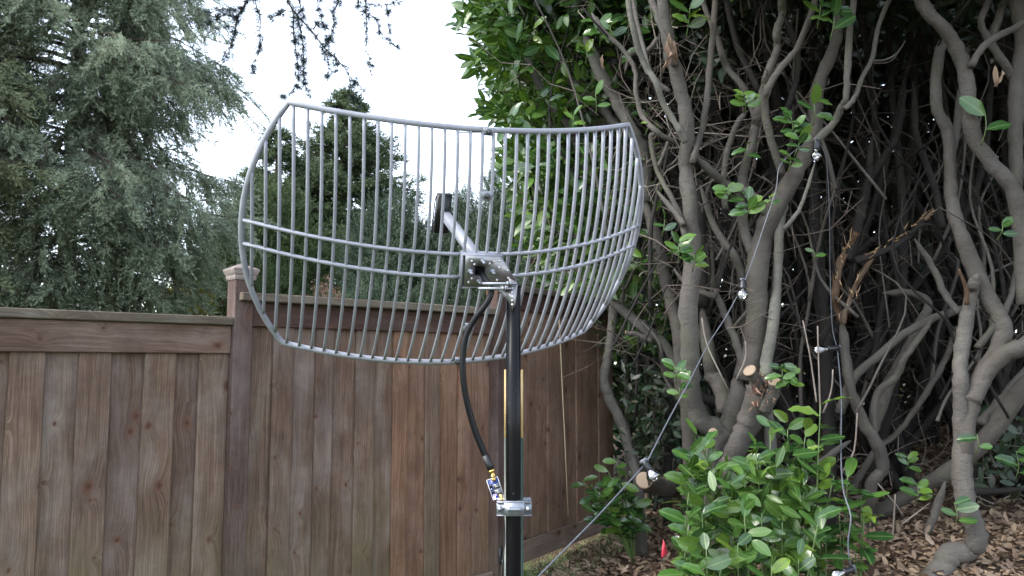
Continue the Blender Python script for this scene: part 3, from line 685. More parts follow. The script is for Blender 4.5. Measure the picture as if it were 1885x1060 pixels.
# tufted evergreens (yew, cypress): side branches start on a lumpy surface
def tufted(name, label, cat_, X, Y, lobes, mat, n, seed, up=.5, sl=.30, ks=14, shl=.09, nn=8, nl=.022, nw=.010, rough=.22, tr=.08, group=None, sw=.6, spread=.75):
    """lobes: (x, y, z, rx, rz)"""
    global rng
    old = rng; rng = np.random.default_rng(seed)
    t = thing(name, (X, Y, 0), label, cat_, group)
    vol = np.array([l[3] * l[4] for l in lobes]); P = []; D = []; P0 = []; P1 = []
    for l, v in zip(lobes, vol):
        k = int(n * v / vol.sum()); d = rdir(k); d = d[d[:, 2] > -.75]; c = np.array(l[:3]); s_ = np.array([l[3], l[3], l[4]])
        ph = rng.uniform(0, 6.3, 3); lump = 1 + rough * (np.sin(d[:, 0] * 6 + ph[0]) * np.sin(d[:, 2] * 7 + ph[1])) + rough * .6 * np.sin(d[:, 1] * 11 + d[:, 2] * 13 + ph[2])
        pin = 1 - .25 * np.clip(d[:, 2:3], 0, 1) ** 2
        fr = (rng.uniform(.42, 1.0, (len(d), 1)) ** .6)
        pos = c + d * s_ * lump[:, None] * fr * np.array([1, 1, 1]) * np.concatenate([pin, pin, np.ones_like(pin)], 1)
        P.append(pos); D.append(nrm(d * [1, 1, .6] + [0, 0, up] + rng.normal(0, .3, d.shape)))
        m_ = rng.random(len(d)) < .12; P0.append(np.repeat([[c[0], c[1], 0]], m_.sum(), 0) + np.array([0, 0, 1]) * (pos[m_, 2:3] * .8)); P1.append(pos[m_])
    P = np.concatenate(P); D = np.concatenate(D)
    P0 = np.concatenate(P0); P1 = np.concatenate(P1)
    V, F = sticks(P0, P1, .012, .004, 3); part('limbs', V, F, M_conbark, t, kind='stuff')
    for i, l in enumerate(lobes[:1]):
        V, F = tube(np.array([[X, Y, -.3], [X * .7 + l[0] * .3, Y, l[2] * .5], [l[0], l[1], l[2] + l[4] * .5]]), [tr, tr * .7, tr * .2], 8); part('trunk', V, F, M_conbark, t)
    SL = sl * rng.uniform(.5, 1.2, len(P)); tt = rng.uniform(.05, 1, (len(P), ks)); tt[:, 0] = 1
    A = P[:, None] + D[:, None] * (tt * SL[:, None])[..., None]
    side = nrm(np.cross(D[:, None], rng.normal(size=(len(P), ks, 3)))); ax = nrm(D[:, None] + side * sw); ax[:, 0] = D
    nV, nF = needles(A.reshape(-1, 3), ax.reshape(-1, 3), (shl * rng.uniform(.6, 1.2, tt.shape)).ravel(), nn, nl, nw, spread); part('crown', nV, nF, mat, t, None, False, 'stuff')
    rng = old; return t
def lobe(u, vtop, Y, rpx, vbot=640):
    a = at(u, vtop, Y); b_ = at(u, vbot, Y); rz = (a[2] - b_[2]) / 2; return (a[0], Y, b_[2] + rz, rpx * Y / FPX, rz)
M_yew = foliage('yew_needles', [(.02, .042, .015), (.04, .075, .022), (.075, .12, .032), (.11, .15, .045)], .55, .15)
Y_ = 10.5
tufted('yew_tree', 'dark shaggy yew right behind the fence post', 'tree', -3.6, Y_, [lobe(455, 362, Y_, 48), lobe(420, 395, Y_ + .2, 30, 560), lobe(520, 345, Y_, 50), lobe(408, 480, Y_, 32, 660), lobe(575, 420, Y_, 46), lobe(500, 480, Y_ - .6, 60, 680)], M_yew, 3400, 11, .45, .26)
M_cyp = foliage('cypress_sprays', [(.045, .078, .052), (.075, .118, .074), (.112, .16, .098), (.14, .18, .11)], .6, .2)
Y_ = 8.5
cy = dict(up=1.1, sl=.20, ks=13, shl=.065, nn=8, nl=.015, nw=.008, rough=.16, sw=.5, spread=.9, group='bluish green cypresses behind the middle of the fence')
tufted('cypress_tree', 'rounded bluish green cypress left of the antenna feed, first of the row', 'tree', at(735, 500, Y_)[0], Y_, [lobe(740, 378, Y_, 62), lobe(690, 400, Y_, 44), lobe(700, 520, Y_ - .4, 70, 700)], M_cyp, 3400, 12, **cy)
tufted('cypress_tree', 'bluish green cypress behind the antenna feed arm', 'tree', at(835, 500, Y_)[0], Y_ + .3, [lobe(850, 360, Y_ + .3, 42), lobe(806, 430, Y_, 46), lobe(830, 500, Y_ - .3, 66, 690)], M_cyp, 3200, 13, **cy)
tufted('cypress_tree', 'tallest pointed cypress directly above the steel hub of the dish', 'tree', at(912, 500, Y_)[0], Y_ + .2, [lobe(907, 330, Y_ + .2, 26, 560), lobe(912, 395, Y_ + .1, 54), lobe(890, 480, Y_ - .2, 64, 690)], M_cyp, 3200, 14, **cy)
tufted('cypress_tree', 'cypress at the right end of the row, half hidden by hanging laurel leaves', 'tree', at(985, 500, Y_)[0], Y_, [lobe(965, 322, Y_, 24, 520), lobe(980, 370, Y_, 56), lobe(1030, 420, Y_ + .2, 60), lobe(975, 490, Y_ - .3, 66, 690)], M_cyp, 3600, 15, **cy)
# low broadleaf shrubs with autumn colour
def leafbush(name, label, u, vt, Y, rpx, vb, mat, n, seed, L=.07, lobes=None):
    global rng
    old = rng; rng = np.random.default_rng(seed); l = lobe(u, vt, Y, rpx, vb)
    t = thing(name, (l[0], Y, 0), label, 'shrub'); d = rdir(n); f = rng.uniform(.3, 1, (n, 1)) ** .5
    P = np.array(l[:3]) + d * [l[3], l[3], l[4]] * f * (1 + .18 * np.sin(d[:, :1] * 9 + d[:, 2:] * 8))
    V, F, UV = leaves(P, rdir(n, -.2), rdir(n, .8), rng.uniform(.6, 1.2, n) * L); part('foliage', V, F, mat, t, UV, True, 'stuff')
    P0 = np.repeat([[l[0], Y, 0.]], 40, 0) + rng.normal(0, .05, (40, 3)) * [1, 1, 0]; V, F = sticks(P0, P[:40], .012, .003, 4); part('stems', V, F, M_twig, t, kind='stuff')
    rng = old
leafbush('maple_shrub', 'yellow green leafy shrub showing between the spruce and the fence post', 352, 488, 9.7, 44, 660, leafmat('yellow_leaf', [(.28, .26, .04), (.38, .30, .05), (.20, .24, .05), (.42, .34, .12)], (.4, .36, .1), .5, False, .4), 2600, 21, .08)
leafbush('hydrangea_shrub', 'faded pinkish brown hydrangea just above the fence cap, seen through the dish', 603, 510, 9.2, 42, 640, leafmat('pink_petal', [(.36, .20, .17), (.28, .15, .12), (.42, .27, .22), (.22, .16, .10)], (.35, .2, .17), .7, False, .2), 1500, 22, .04)
leafbush('maple_shrub', 'golden leaves glowing between two cypress tops', 868, 395, 9.6, 20, 520, leafmat('gold_leaf', [(.35, .26, .06), (.28, .22, .05)], (.4, .3, .1), .5, False, .4), 500, 23, .05)
# neighbour's shed
shed = thing('garden_shed', (-7.0, 14.5, 0), "neighbour's low shed with a blue grey roof seen over the left fence", 'shed')
zr = at(310, 577, 14.5)[2]; xr = at(347, 580, 14.5)[0]
mb = MB(); mb.box([xr - 1.6, 15.6, zr / 2 - .25], [1.45, 0, 0], [0, 1.0, 0], [0, 0, zr / 2 - .3]); mb.out('wall', plain('shed_wall', (.3, .28, .25), .8), shed, False)
mb = MB(); Vr = []
for x in (xr - 3.2, xr): Vr += [(x, 14.4, zr - .55), (x, 15.6, zr), (x, 16.8, zr - .55), (x, 14.4, zr - .62), (x, 15.6, zr - .07), (x, 16.8, zr - .62)]
mb.add(Vr, [(0, 1, 7, 6), (1, 2, 8, 7), (3, 9, 10, 4), (4, 10, 11, 5), (0, 6, 9, 3), (2, 5, 11, 8), (0, 3, 4, 1), (1, 4, 5, 2), (6, 7, 10, 9), (7, 8, 11, 10)])
rf = mb.out('roof', plain('slate_roof', (.14, .15, .18), .7, 0, .3, 20), shed, False)
mb = MB(); mb.box([xr - .5, 15.45, zr + .03], [.22, 0, 0], [0, .12, .05], [0, 0, .05]); mb.out('vent', plain('roof_vent', (.3, .32, .36), .5), rf, False)

# ------------------------------------------------------------------ cedar boughs hanging in from above
cedar = thing('cedar_tree', (-4.9, 4.9, 0), 'dark needled cedar whose thin twigs hang into the white sky above the dish', 'tree')
M_ced = foliage('cedar_needles', [(.010, .022, .024), (.018, .035, .034), (.03, .048, .04)], .6)
V, F = tube(np.array([[-4.9, 4.9, -.3], [-4.95, 4.9, 2], [-4.85, 4.95, 4], [-4.8, 5, 7]]), [.2, .18, .16, .1], 12, True, .05); part('trunk', V, F, M_conbark, cedar)
YC = 4.2
main = catmull([np.array([-4.85, 4.95, 4.0]), np.array([-3.6, 4.7, 4.25]), at(300, -130, 4.45), at(500, -90, 4.3), at(700, -70, 4.2), at(830, -45, 4.1)], 4)
V, F = tube(main, np.linspace(.05, .008, len(main)), 7); limb = part('limb', V, F, M_conbark, cedar)
twigs = [([(478, -80), (455, 0), (440, 26), (428, 66), (422, 87), (410, 117)], 9, 1.), ([(440, 18), (410, 18), (382, 24)], 4, .8), ([(434, 34), (410, 30), (380, 45)], 4, .8), ([(428, 50), (405, 52), (381, 60)], 3, .25),
    ([(480, -80), (471, 0), (479, 34), (479, 67), (475, 97), (467, 117), (460, 139)], 4, .7), ([(505, -80), (527, 0), (547, 28), (573, 56), (598, 87), (622, 111), (640, 137), (646, 153), (650, 176), (658, 202)], 6, .55), ([(646, 141), (660, 155), (674, 169)], 3, .6),
    ([(541, 20), (541, 60), (545, 97), (548, 131), (549, 161)], 5, .9), ([(551, 34), (555, 77), (557, 121), (560, 150), (569, 175)], 5, 1.), ([(529, 18), (512, 28), (493, 36)], 4, 1.), ([(640, -75), (620, 0), (612, 26), (614, 44), (608, 67), (604, 81)], 6, .9),
    ([(590, -80), (592, -10), (586, 15), (594, 30)], 4, .7), ([(660, -70), (660, 0), (658, 24)], 8, 1.), ([(676, -70), (674, 0), (674, 40), (676, 71), (680, 101), (684, 141)], 3, .45), ([(660, 20), (678, 24), (694, 38), (700, 60), (723, 81), (737, 93)], 3, .5),
    ([(674, 8), (703, 8), (741, 3)], 3, .35), ([(709, 10), (716, 36), (717, 62)], 3, .4), ([(594, 86), (604, 115), (602, 150)], 3, .6), ([(573, 56), (590, 40), (600, 52)], 4, .8), ([(530, -80), (548, -10), (552, 10), (560, 30)], 9, 1.), ([(549, 155), (530, 172), (512, 180)], 3, .6), ([(598, 87), (604, 70), (614, 80)], 3, .6), ([(618, 108), (618, 128), (612, 135)], 3, .6)]
for pts, wpx, dens in twigs:
    dy = rng.uniform(-.25, .25) if len(pts) > 4 else 0
    P = catmull([at(u, v, YC) + rng.normal(0, .004, 3) for u, v in pts], 6); k = len(P)
    V, F = tube(P, np.linspace(wpx * .0009, .0012, k), 5); tw = part('twig', V, F, M_conbark, cedar)
    seg = np.linalg.norm(np.diff(P, axis=0), axis=1); Ltot = seg.sum(); cum = np.concatenate([[0], np.cumsum(seg)])
    n = int(Ltot / .0048 * dens) + 5; s_ = rng.uniform(0, Ltot, n); s_ = s_ + .012 * np.sin(s_ * 90)
    A = np.stack([np.interp(s_, cum, P[:, j]) for j in range(3)], 1) + rng.normal(0, .0025, (n, 3)) * (1 + 1.6 * dens)
    D = nrm(nrm(P[-1] - P[0]) * .6 + rng.normal(0, 1, (n, 3)))
    V, F = needles(A, D, np.full(n, .012), 16, .040, .0020, 1.2); part('needles', V, F, M_ced, tw, None, False, 'stuff')

# ------------------------------------------------------------------ laurel hedge
def shrub(name, loc, label, group='laurel trunks of the tall hedge'): return thing(name, loc, label, 'shrub', group)
gpt = lambda X, Y, dz=0: np.array([X, Y, float(gz(X, Y)) + dz])
def stem(root, pts, Y0, Y1, w0, w1, mat=None, ground_=None, nm='stem', sides=10, rough=.07, cut=False, m=5):
    """pts run from top to bottom (or tip to root) in picture pixels; ground_ = foot (X, Y) on the soil"""
    k = len(pts); Ys = np.linspace(Y0, Y1, k) + rng.normal(0, .02, k) * (1 if k > 3 else 0)
    P = [at(u, v, y) for (u, v), y in zip(pts, Ys)]; r = [w * .43 * y / FPX for w, y in zip(np.linspace(w0, w1, k), Ys)]
    if ground_ is not None:
        g = gpt(*ground_, -.06)
        a = (P[-1] + g) / 2 + rng.normal(0, .02, 3); P += [a, g]; r += [r[-1] * 1.08, r[-1] * 1.3]
    P = np.array(P); C = catmull(P, m); C[1:-1] += rng.normal(0, 1, (len(C) - 2, 3)) * min(.0024, .10 * r[0]); rr = np.interp(np.linspace(0, len(P) - 1, len(C)), range(len(P)), r) * (1 + rng.normal(0, .045, len(C)))
    if pts[0][1] > 0 and nm == 'stem': rr[:3] = rr[:3] * [.25, .6, .85]
    V, F = tube(C, rr, sides, True, rough); o = part(nm, V, F, mat or M_bark, root)
    return o, C, rr
def cut_end(parent, P, ax, r, name='cut_face'):
    ax = nrm(ax); mb = MB(); mb.tube(np.array([P - ax * .004, P + ax * .004, P + ax * .005]), [r, r * .96, r * .8], 14)
    me = np.concatenate(mb.V) - P; o = place(name, mesh(name, me, mb.F, M_cutm), parent, Matrix.Translation(Vector(P))); return o
S_A = shrub('laurel_shrub', tuple(gpt(1.2, 4.75)), 'laurel whose trunks meet in a low U shaped fork beside the cut stump')
S_B = shrub('laurel_shrub', tuple(gpt(1.5, 4.7)), 'laurel with a shaggy cut stump and one pale straight trunk')
S_C = shrub('laurel_shrub', tuple(gpt(2.25, 4.95)), 'laurel whose trunk is split open with torn orange wood above a crooked foot')
S_D = shrub('laurel_shrub', tuple(gpt(2.5, 4.25)), 'thickest grey laurel at the right, its foot bent along the leaf litter')
S_E = shrub('laurel_shrub', tuple(gpt(.72, 5.35)), 'thin leaning laurel at the left end of the hedge, beside the fence end')
S_F = shrub('laurel_shrub', tuple(gpt(3.0, 6.3)), 'dark tangle of laurel stems deep inside the shaded hedge')
# A
_, CA, RA = stem(S_A, [(1215, -60), (1222, 30), (1235, 100), (1250, 160), (1265, 230), (1262, 300), (1270, 380), (1275, 470), (1268, 560), (1272, 650), (1272, 720), (1290, 775), (1325, 800)], 4.0, 4.6, 24, 46, ground_=(1.25, 4.75))
stem(S_A, [(1178, -40), (1200, 0), (1222, 60), (1244, 120)], 4.1, 4.08, 14, 18); stem(S_A, [(1150, -60), (1165, 50), (1184, 113), (1207, 151), (1222, 192), (1248, 234), (1262, 262)], 3.95, 4.12, 12, 16, M_barkl)
stem(S_A, [(1160, -20), (1180, 70), (1200, 140), (1232, 168)], 4.2, 4.1, 9, 12)
stem(S_A, [(1320, -40), (1310, 90), (1301, 189), (1290, 245), (1274, 300)], 4.25, 4.2, 12, 16)
stem(S_A, [(1089, 23), (1112, 57), (1146, 91), (1169, 127), (1171, 170), (1183, 215), (1208, 241), (1240, 262)], 4.3, 4.2, 10, 12)
stem(S_A, [(1150, 135), (1162, 100), (1190, 95), (1212, 70)], 4.35, 4.3, 9, 11)
_, CU, RU = stem(S_A, [(1400, 640), (1372, 690), (1355, 740), (1340, 785), (1322, 806), (1310, 840)], 4.55, 4.6, 42, 46, ground_=(1.26, 4.78))
cut_end(S_A, at(1313, 797, 4.42), at(1313, 797, 3.5) - at(1313, 797, 4.5), .028)
stem(S_A, [(1187, 369), (1209, 444), (1221, 501), (1240, 576), (1251, 633), (1253, 700), (1268, 770)], 4.7, 4.8, 26, 30, ground_=(1.1, 4.95))
stem(S_A, [(1075, 60), (1106, 136), (1126, 170), (1146, 210), (1169, 249), (1183, 283), (1187, 372)], 4.75, 4.72, 26, 30)
stem(S_A, [(1278, 287), (1308, 313), (1339, 340), (1384, 358), (1410, 396)], 4.3, 4.4, 15, 18); stem(S_A, [(1207, 245), (1199, 257), (1210, 313), (1233, 358), (1252, 396), (1262, 440)], 4.4, 4.3, 12, 12)
stem(S_A, [(1209, 350), (1240, 388), (1258, 414)], 4.4, 4.25, 11, 13); stem(S_A, [(1237, 235), (1225, 275), (1212, 305)], 4.35, 4.3, 6, 8)
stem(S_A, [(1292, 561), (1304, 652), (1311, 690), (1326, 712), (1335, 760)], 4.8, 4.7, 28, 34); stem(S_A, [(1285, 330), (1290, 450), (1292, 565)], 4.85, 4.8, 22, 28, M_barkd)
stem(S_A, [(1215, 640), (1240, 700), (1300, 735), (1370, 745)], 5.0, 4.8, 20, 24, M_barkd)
# B
stem(S_B, [(1435, -50), (1438, 0), (1440, 25), (1431, 60), (1431, 87), (1414, 132), (1406, 162), (1395, 211), (1391, 234), (1384, 264), (1369, 320), (1365, 377), (1372, 430), (1392, 480)], 4.2, 4.45, 16, 22)
stem(S_B, [(1515, -50), (1501, 0), (1486, 45), (1463, 94), (1437, 125), (1414, 162), (1407, 189), (1414, 241), (1429, 287), (1440, 320)], 4.0, 4.3, 13, 18)
stem(S_B, [(1440, 25), (1460, 70), (1470, 110), (1465, 150), (1450, 195), (1436, 220)], 4.25, 4.4, 13, 13, M_barkd)
stem(S_B, [(1285, -30), (1297, 11), (1327, 90), (1339, 125), (1369, 162), (1384, 196), (1392, 225)], 4.35, 4.35, 12, 15); stem(S_B, [(1335, -50), (1339, 0), (1354, 75), (1376, 125), (1397, 168)], 4.45, 4.4, 14, 15, M_barkd)
stem(S_B, [(1376, 204), (1358, 226), (1339, 279), (1331, 340), (1336, 385)], 4.3, 4.4, 12, 13)
stem(S_B, [(1548, -50), (1546, 0), (1535, 87), (1512, 140), (1501, 196), (1501, 241), (1482, 287), (1452, 340), (1422, 392), (1402, 444), (1394, 501), (1394, 576), (1387, 644), (1372, 700)], 4.2, 4.5, 18, 56)
stem(S_B, [(1574, -40), (1572, 0), (1564, 57), (1560, 132), (1557, 181), (1549, 196), (1534, 226), (1500, 262)], 4.0, 4.22, 12, 17, M_barkl); stem(S_B, [(1640, -10), (1617, 49), (1606, 106), (1587, 143), (1572, 181), (1555, 200)], 4.15, 4.12, 9, 12)
stem(S_B, [(1668, 72), (1652, 97), (1630, 110), (1606, 112)], 4.15, 4.15, 3, 6); stem(S_B, [(1664, 80), (1640, 112), (1606, 116)], 4.2, 4.15, 2, 4)
stem(S_B, [(1448, 350), (1440, 392), (1434, 440), (1430, 520), (1422, 595), (1412, 668), (1408, 720)], 4.40, 4.35, 20, 24, M_barkl, ground_=(1.42, 4.55)); stem(S_B, [(1500, 300), (1485, 350), (1470, 388), (1443, 422)], 4.2, 4.28, 7, 9, M_barkl)
stem(S_B, [(1289, 340), (1311, 407), (1334, 448), (1352, 470), (1372, 520)], 4.5, 4.5, 14, 18); stem(S_B, [(1315, 531), (1334, 576), (1357, 633), (1367, 670)], 4.5, 4.5, 15, 18); stem(S_B, [(1240, 493), (1266, 527), (1296, 539), (1318, 545)], 4.6, 4.5, 10, 14)
stem(S_B, [(1350, 440), (1335, 480), (1320, 530)], 4.4, 4.45, 7, 9, M_barkd)
_, CS, RS = stem(S_B, [(1398, 690), (1396, 730), (1380, 775), (1362, 810), (1345, 850), (1338, 880)], 4.25, 4.35, 52, 44, ground_=(1.25, 4.5), rough=.12)
_, c1, _r = stem(S_B, [(1380, 682), (1392, 702), (1400, 722)], 4.12, 4.22, 24, 30, nm='stub'); cut_end(S_B, c1[0], c1[0] - c1[2], .036)
_, c1, _r = stem(S_B, [(1427, 703), (1420, 728), (1408, 755)], 4.12, 4.22, 24, 28, nm='stub'); cut_end(S_B, c1[0], c1[0] - c1[2], .037)
# torn shaggy bark flakes round the stump
mb = MB()
for i in range(60):
    u, v = rng.uniform(1382, 1424), rng.uniform(690, 750); a = at(u, v, 4.13 + rng.uniform(0, .06)); d = nrm(np.array([rng.normal(0, .5), -.4, rng.choice([-1, 1]) * rng.uniform(.4, 1)])); L_ = rng.uniform(.02, .055)
    s_ = nrm(np.cross(d, [0, 1, .2])) * rng.uniform(.003, .008); mb.add([a - s_, a + s_, a + d * L_ + s_ * .3, a + d * L_ - s_ * .3], [(0, 1, 2, 3)])
mb.out('torn_bark', plain('torn_bark', (.17, .095, .065), .9, 0, .5, 60), S_B, False, 'stuff')
# C: split trunk
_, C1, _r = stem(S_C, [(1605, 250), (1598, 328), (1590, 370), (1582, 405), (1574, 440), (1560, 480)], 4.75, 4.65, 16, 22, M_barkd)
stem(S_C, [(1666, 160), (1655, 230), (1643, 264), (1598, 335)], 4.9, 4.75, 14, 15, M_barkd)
stem(S_C, [(1576, 428), (1560, 460), (1546, 486), (1537, 539), (1540, 565), (1550, 594)], 4.62, 4.6, 16, 15, M_split, nm='split_wood', rough=.25, sides=7)
stem(S_C, [(1612, 462), (1601, 482), (1584, 510), (1570, 535), (1556, 575), (1551, 594)], 4.6, 4.6, 7, 15, M_split, nm='split_wood', rough=.25, sides=7)
stem(S_C, [(1716, 389), (1700, 405), (1676, 433), (1640, 456), (1600, 472), (1574, 480)], 4.5, 4.6, 9, 15, M_barkd, rough=.15); stem(S_C, [(1712, 412), (1696, 415), (1672, 432)], 4.5, 4.52, 5, 10, M_barkd)
stem(S_C, [(1718, 384), (1710, 396), (1703, 405)], 4.48, 4.5, 3, 9, M_split, nm='split_wood', sides=6)
stem(S_C, [(1635, 458), (1610, 468), (1592, 472)], 4.58, 4.6, 8, 13, M_split, nm='split_wood', rough=.2, sides=7)
mb = MB()
for i in range(70):
    u, v = (rng.uniform(1538, 1582), rng.uniform(425, 590)) if i % 3 else (rng.uniform(1600, 1716), rng.uniform(388, 475))
    if i % 3 == 0: v = 470 - (u - 1600) * .68 + rng.uniform(-8, 6)
    elif not (abs(u - np.interp(v, [425, 470, 540, 590], [1574, 1552, 1540, 1551])) < 9 or abs(u - np.interp(v, [460, 520, 590], [1606, 1580, 1552])) < 7): continue
    a = at(u, v, 4.56 + rng.uniform(-.01, .02)); d = nrm(np.array([rng.normal(0, .35), -.25, rng.choice([-1, 1])])) if i % 3 else nrm(np.array([1, -.3, .6]) + rng.normal(0, .3, 3)); L_ = rng.uniform(.03, .09)
    q = nrm(np.cross(d, [0, 1, .2])) * rng.uniform(.002, .006); h_ = np.array([0, .004, 0]); mb.add([a - q, a + q, a + d * L_, a + h_], [(0, 1, 2), (0, 2, 3), (1, 3, 2), (0, 3, 1)])
mb.out('splinters', plain('splinter_wood', (.34, .22, .12), .85, 0, .5, 50), S_C, False, 'stuff')
_, C3, _r = stem(S_C, [(1550, 590), (1556, 652), (1564, 708), (1589, 777), (1611, 811), (1626, 860), (1606, 886), (1602, 924)], 4.6, 4.8, 22, 26, ground_=(2.18, 4.95))
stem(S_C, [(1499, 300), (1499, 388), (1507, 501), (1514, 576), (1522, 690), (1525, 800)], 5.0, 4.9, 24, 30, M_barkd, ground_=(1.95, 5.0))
stem(S_C, [(1805, 565), (1744, 576), (1676, 607), (1620, 652), (1571, 697), (1545, 760)], 4.7, 4.8, 16, 20); stem(S_C, [(1624, 539), (1676, 539), (1710, 558), (1691, 599), (1665, 652), (1640, 700), (1616, 760), (1600, 800)], 4.95, 4.9, 14, 28)
_, C4, _r = stem(S_C, [(1720, 580), (1690, 625), (1664, 660), (1649, 694), (1615, 724), (1608, 773), (1611, 811)], 4.65, 4.75, 12, 18); 
stem(S_C, [(1760, 600), (1748, 640), (1736, 670), (1713, 709), (1679, 762), (1645, 803), (1619, 822), (1589, 864), (1570, 900)], 4.9, 5.0, 11, 14); stem(S_C, [(1566, 811), (1513, 849), (1480, 880)], 4.6, 4.5, 15, 17)
stem(S_C, [(1684, 440), (1722, 501), (1737, 539), (1765, 577)], 4.75, 4.5, 13, 15)
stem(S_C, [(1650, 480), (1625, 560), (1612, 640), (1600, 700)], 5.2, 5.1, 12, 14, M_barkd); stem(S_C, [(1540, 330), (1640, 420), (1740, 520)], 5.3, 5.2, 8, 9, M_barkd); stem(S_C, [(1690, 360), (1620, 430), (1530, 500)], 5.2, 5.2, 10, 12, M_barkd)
# D: right hand trunks
stem(S_D, [(1680, -60), (1696, 0), (1719, 34), (1749, 68), (1772, 121), (1783, 181), (1790, 245), (1825, 302), (1862, 345), (1880, 420), (1890, 560)], 3.95, 4.1, 27, 36)
stem(S_D, [(1755, 60), (1730, 90), (1723, 189), (1745, 245), (1749, 302), (1752, 373), (1771, 437), (1797, 501), (1820, 550), (1844, 590), (1842, 630), (1810, 690), (1787, 740)], 4.2, 4.15, 20, 40)
stem(S_D, [(1768, 150), (1762, 230), (1751, 290)], 4.35, 4.25, 14, 18); stem(S_D, [(1800, 505), (1790, 535), (1779, 590), (1770, 652), (1768, 700), (1768, 773), (1770, 849), (1777, 924), (1798, 985), (1788, 1012), (1750, 1020)], 4.16, 4.2, 24, 44, ground_=(at(1700, 1030, 4.15)[0], 4.15), m=6)
stem(S_D, [(1960, 590), (1885, 640), (1846, 652), (1808, 695), (1786, 750), (1776, 820), (1774, 900)], 4.05, 4.22, 40, 34); stem(S_D, [(1870, -50), (1870, 0), (1882, 80), (1872, 150), (1870, 250), (1868, 350)], 4.15, 4.1, 30, 30)
stem(S_D, [(1920, 20), (1885, 42), (1817, 79), (1787, 122)], 3.95, 3.97, 15, 16); stem(S_D, [(1830, -40), (1821, 0), (1806, 34), (1812, 60), (1840, 105), (1870, 150)], 4.2, 4.15, 14, 18); stem(S_D, [(1860, -30), (1842, 20), (1824, 70)], 4.25, 4.2, 16, 18)
stem(S_D, [(1940, 670), (1885, 712), (1834, 785), (1800, 822), (1740, 871), (1687, 902), (1626, 939)], 4.4, 5.1, 38, 30, ground_=(2.35, 5.25)); stem(S_D, [(1920, 640), (1850, 730), (1805, 780)], 4.8, 4.7, 22, 26)
stem(S_D, [(1740, 886), (1721, 943), (1704, 985)], 4.7, 4.7, 16, 18); stem(S_D, [(1900, 900), (1800, 905), (1770, 905)], 4.9, 4.8, 14, 16, M_barkd); stem(S_D, [(1681, 150), (1689, 257), (1719, 340), (1735, 420)], 4.7, 4.6, 14, 16, M_barkd)
stem(S_D, [(1870, 520), (1850, 570), (1800, 640)], 4.5, 4.4, 12, 15); stem(S_D, [(1765, 495), (1778, 530), (1780, 560)], 4.1, 4.15, 6, 12, M_split, nm='split_wood', sides=6)
# E: left end
stem(S_E, [(965, 100), (976, 122), (993, 159), (1016, 193), (1044, 227), (1075, 290), (1100, 350), (1140, 410), (1175, 470)], 4.9, 5.1, 15, 20); stem(S_E, [(1030, 95), (1044, 136), (1061, 161), (1089, 184), (1112, 204), (1145, 245)], 5.0, 4.9, 15, 22)
stem(S_E, [(1123, 470), (1128, 530), (1130, 570), (1123, 633), (1113, 690), (1115, 715), (1128, 747), (1147, 785), (1162, 841), (1175, 890)], 5.4, 5.25, 20, 24, ground_=(.86, 5.3)); stem(S_E, [(1085, 510), (1115, 542), (1157, 580), (1198, 614), (1225, 637), (1243, 680), (1262, 740)], 5.2, 4.95, 17, 28)
_, c1, _r = stem(S_E, [(1152, 612), (1175, 616), (1200, 628)], 5.0, 5.0, 8, 14, nm='stub'); cut_end(S_E, c1[0], c1[0] - c1[2], .013); stem(S_E, [(1145, 460), (1146, 530), (1144, 570)], 5.2, 5.15, 8, 11)
_, c1, _r = stem(S_E, [(1186, 884), (1205, 890), (1240, 900)], 4.55, 4.95, 34, 36, nm='log'); cut_end(S_E, c1[0], at(1180, 880, 3.8) - c1[0], .048)
for i in range(16):
    u = rng.uniform(940, 1130); v = rng.uniform(60, 330); stem(S_E, [(u, v), (u + rng.uniform(5, 25), v + 50), (u + rng.uniform(20, 70), v + 110)], rng.uniform(4.8, 5.6), rng.uniform(4.9, 5.6), 2.5, 6, M_barkd if i % 2 else M_bark, sides=5, m=3)
# stump hidden low in the bush
_, c1, _r = stem(S_B, [(1345, 1040), (1362, 1062), (1375, 1090)], 3.75, 3.8, 30, 34, nm='stub'); cut_end(S_B, c1[0], c1[0] - c1[2], .04)
# F: background stems and twigs
for i in range(95):
    X = rng.uniform(.9, 5.2); Y = rng.uniform(5.2, 7.3); lean = rng.normal(0, .45); g = gpt(X, Y, -.05); top = g + [lean * 2.6, rng.normal(0, .4), 4.2]; top[0] = max(top[0], 1.0 + rng.uniform(0, .3))
    mid = (g + top) / 2 + [rng.normal(0, .22), rng.normal(0, .15), rng.normal(0, .2)]; q1 = (g + mid) / 2 + rng.normal(0, .08, 3); q2 = (top + mid) / 2 + rng.normal(0, .10, 3)
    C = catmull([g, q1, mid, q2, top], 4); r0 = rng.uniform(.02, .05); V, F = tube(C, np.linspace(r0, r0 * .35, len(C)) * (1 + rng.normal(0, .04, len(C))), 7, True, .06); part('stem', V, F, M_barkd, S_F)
def twigs_cloud(root, n, fx, L=(.25, .7), r=(.0018, .005), mat=None, nm='twigs'):
    P0 = []; P1 = []; R0 = []
    for i in range(n):
        p = fx(); d = rdir(1, .5)[0]; l = rng.uniform(*L) / 4; rr = rng.uniform(*r)
        for k in range(4):
            q = p + d * l; P0.append(p); P1.append(q); R0.append(rr * (1 - k * .2))
            if rng.random() < .5: e = nrm(d + rng.normal(0, .8, 3)); P0.append(q); P1.append(q + e * l * 1.3); R0.append(rr * .5)
            p = q; d = nrm(d + rng.normal(0, .3, 3))
    V, F = sticks(np.array(P0), np.array(P1), np.array(R0), np.array(R0) * .8, 4); return part(nm, V, F, mat or M_twig, root, kind='stuff')
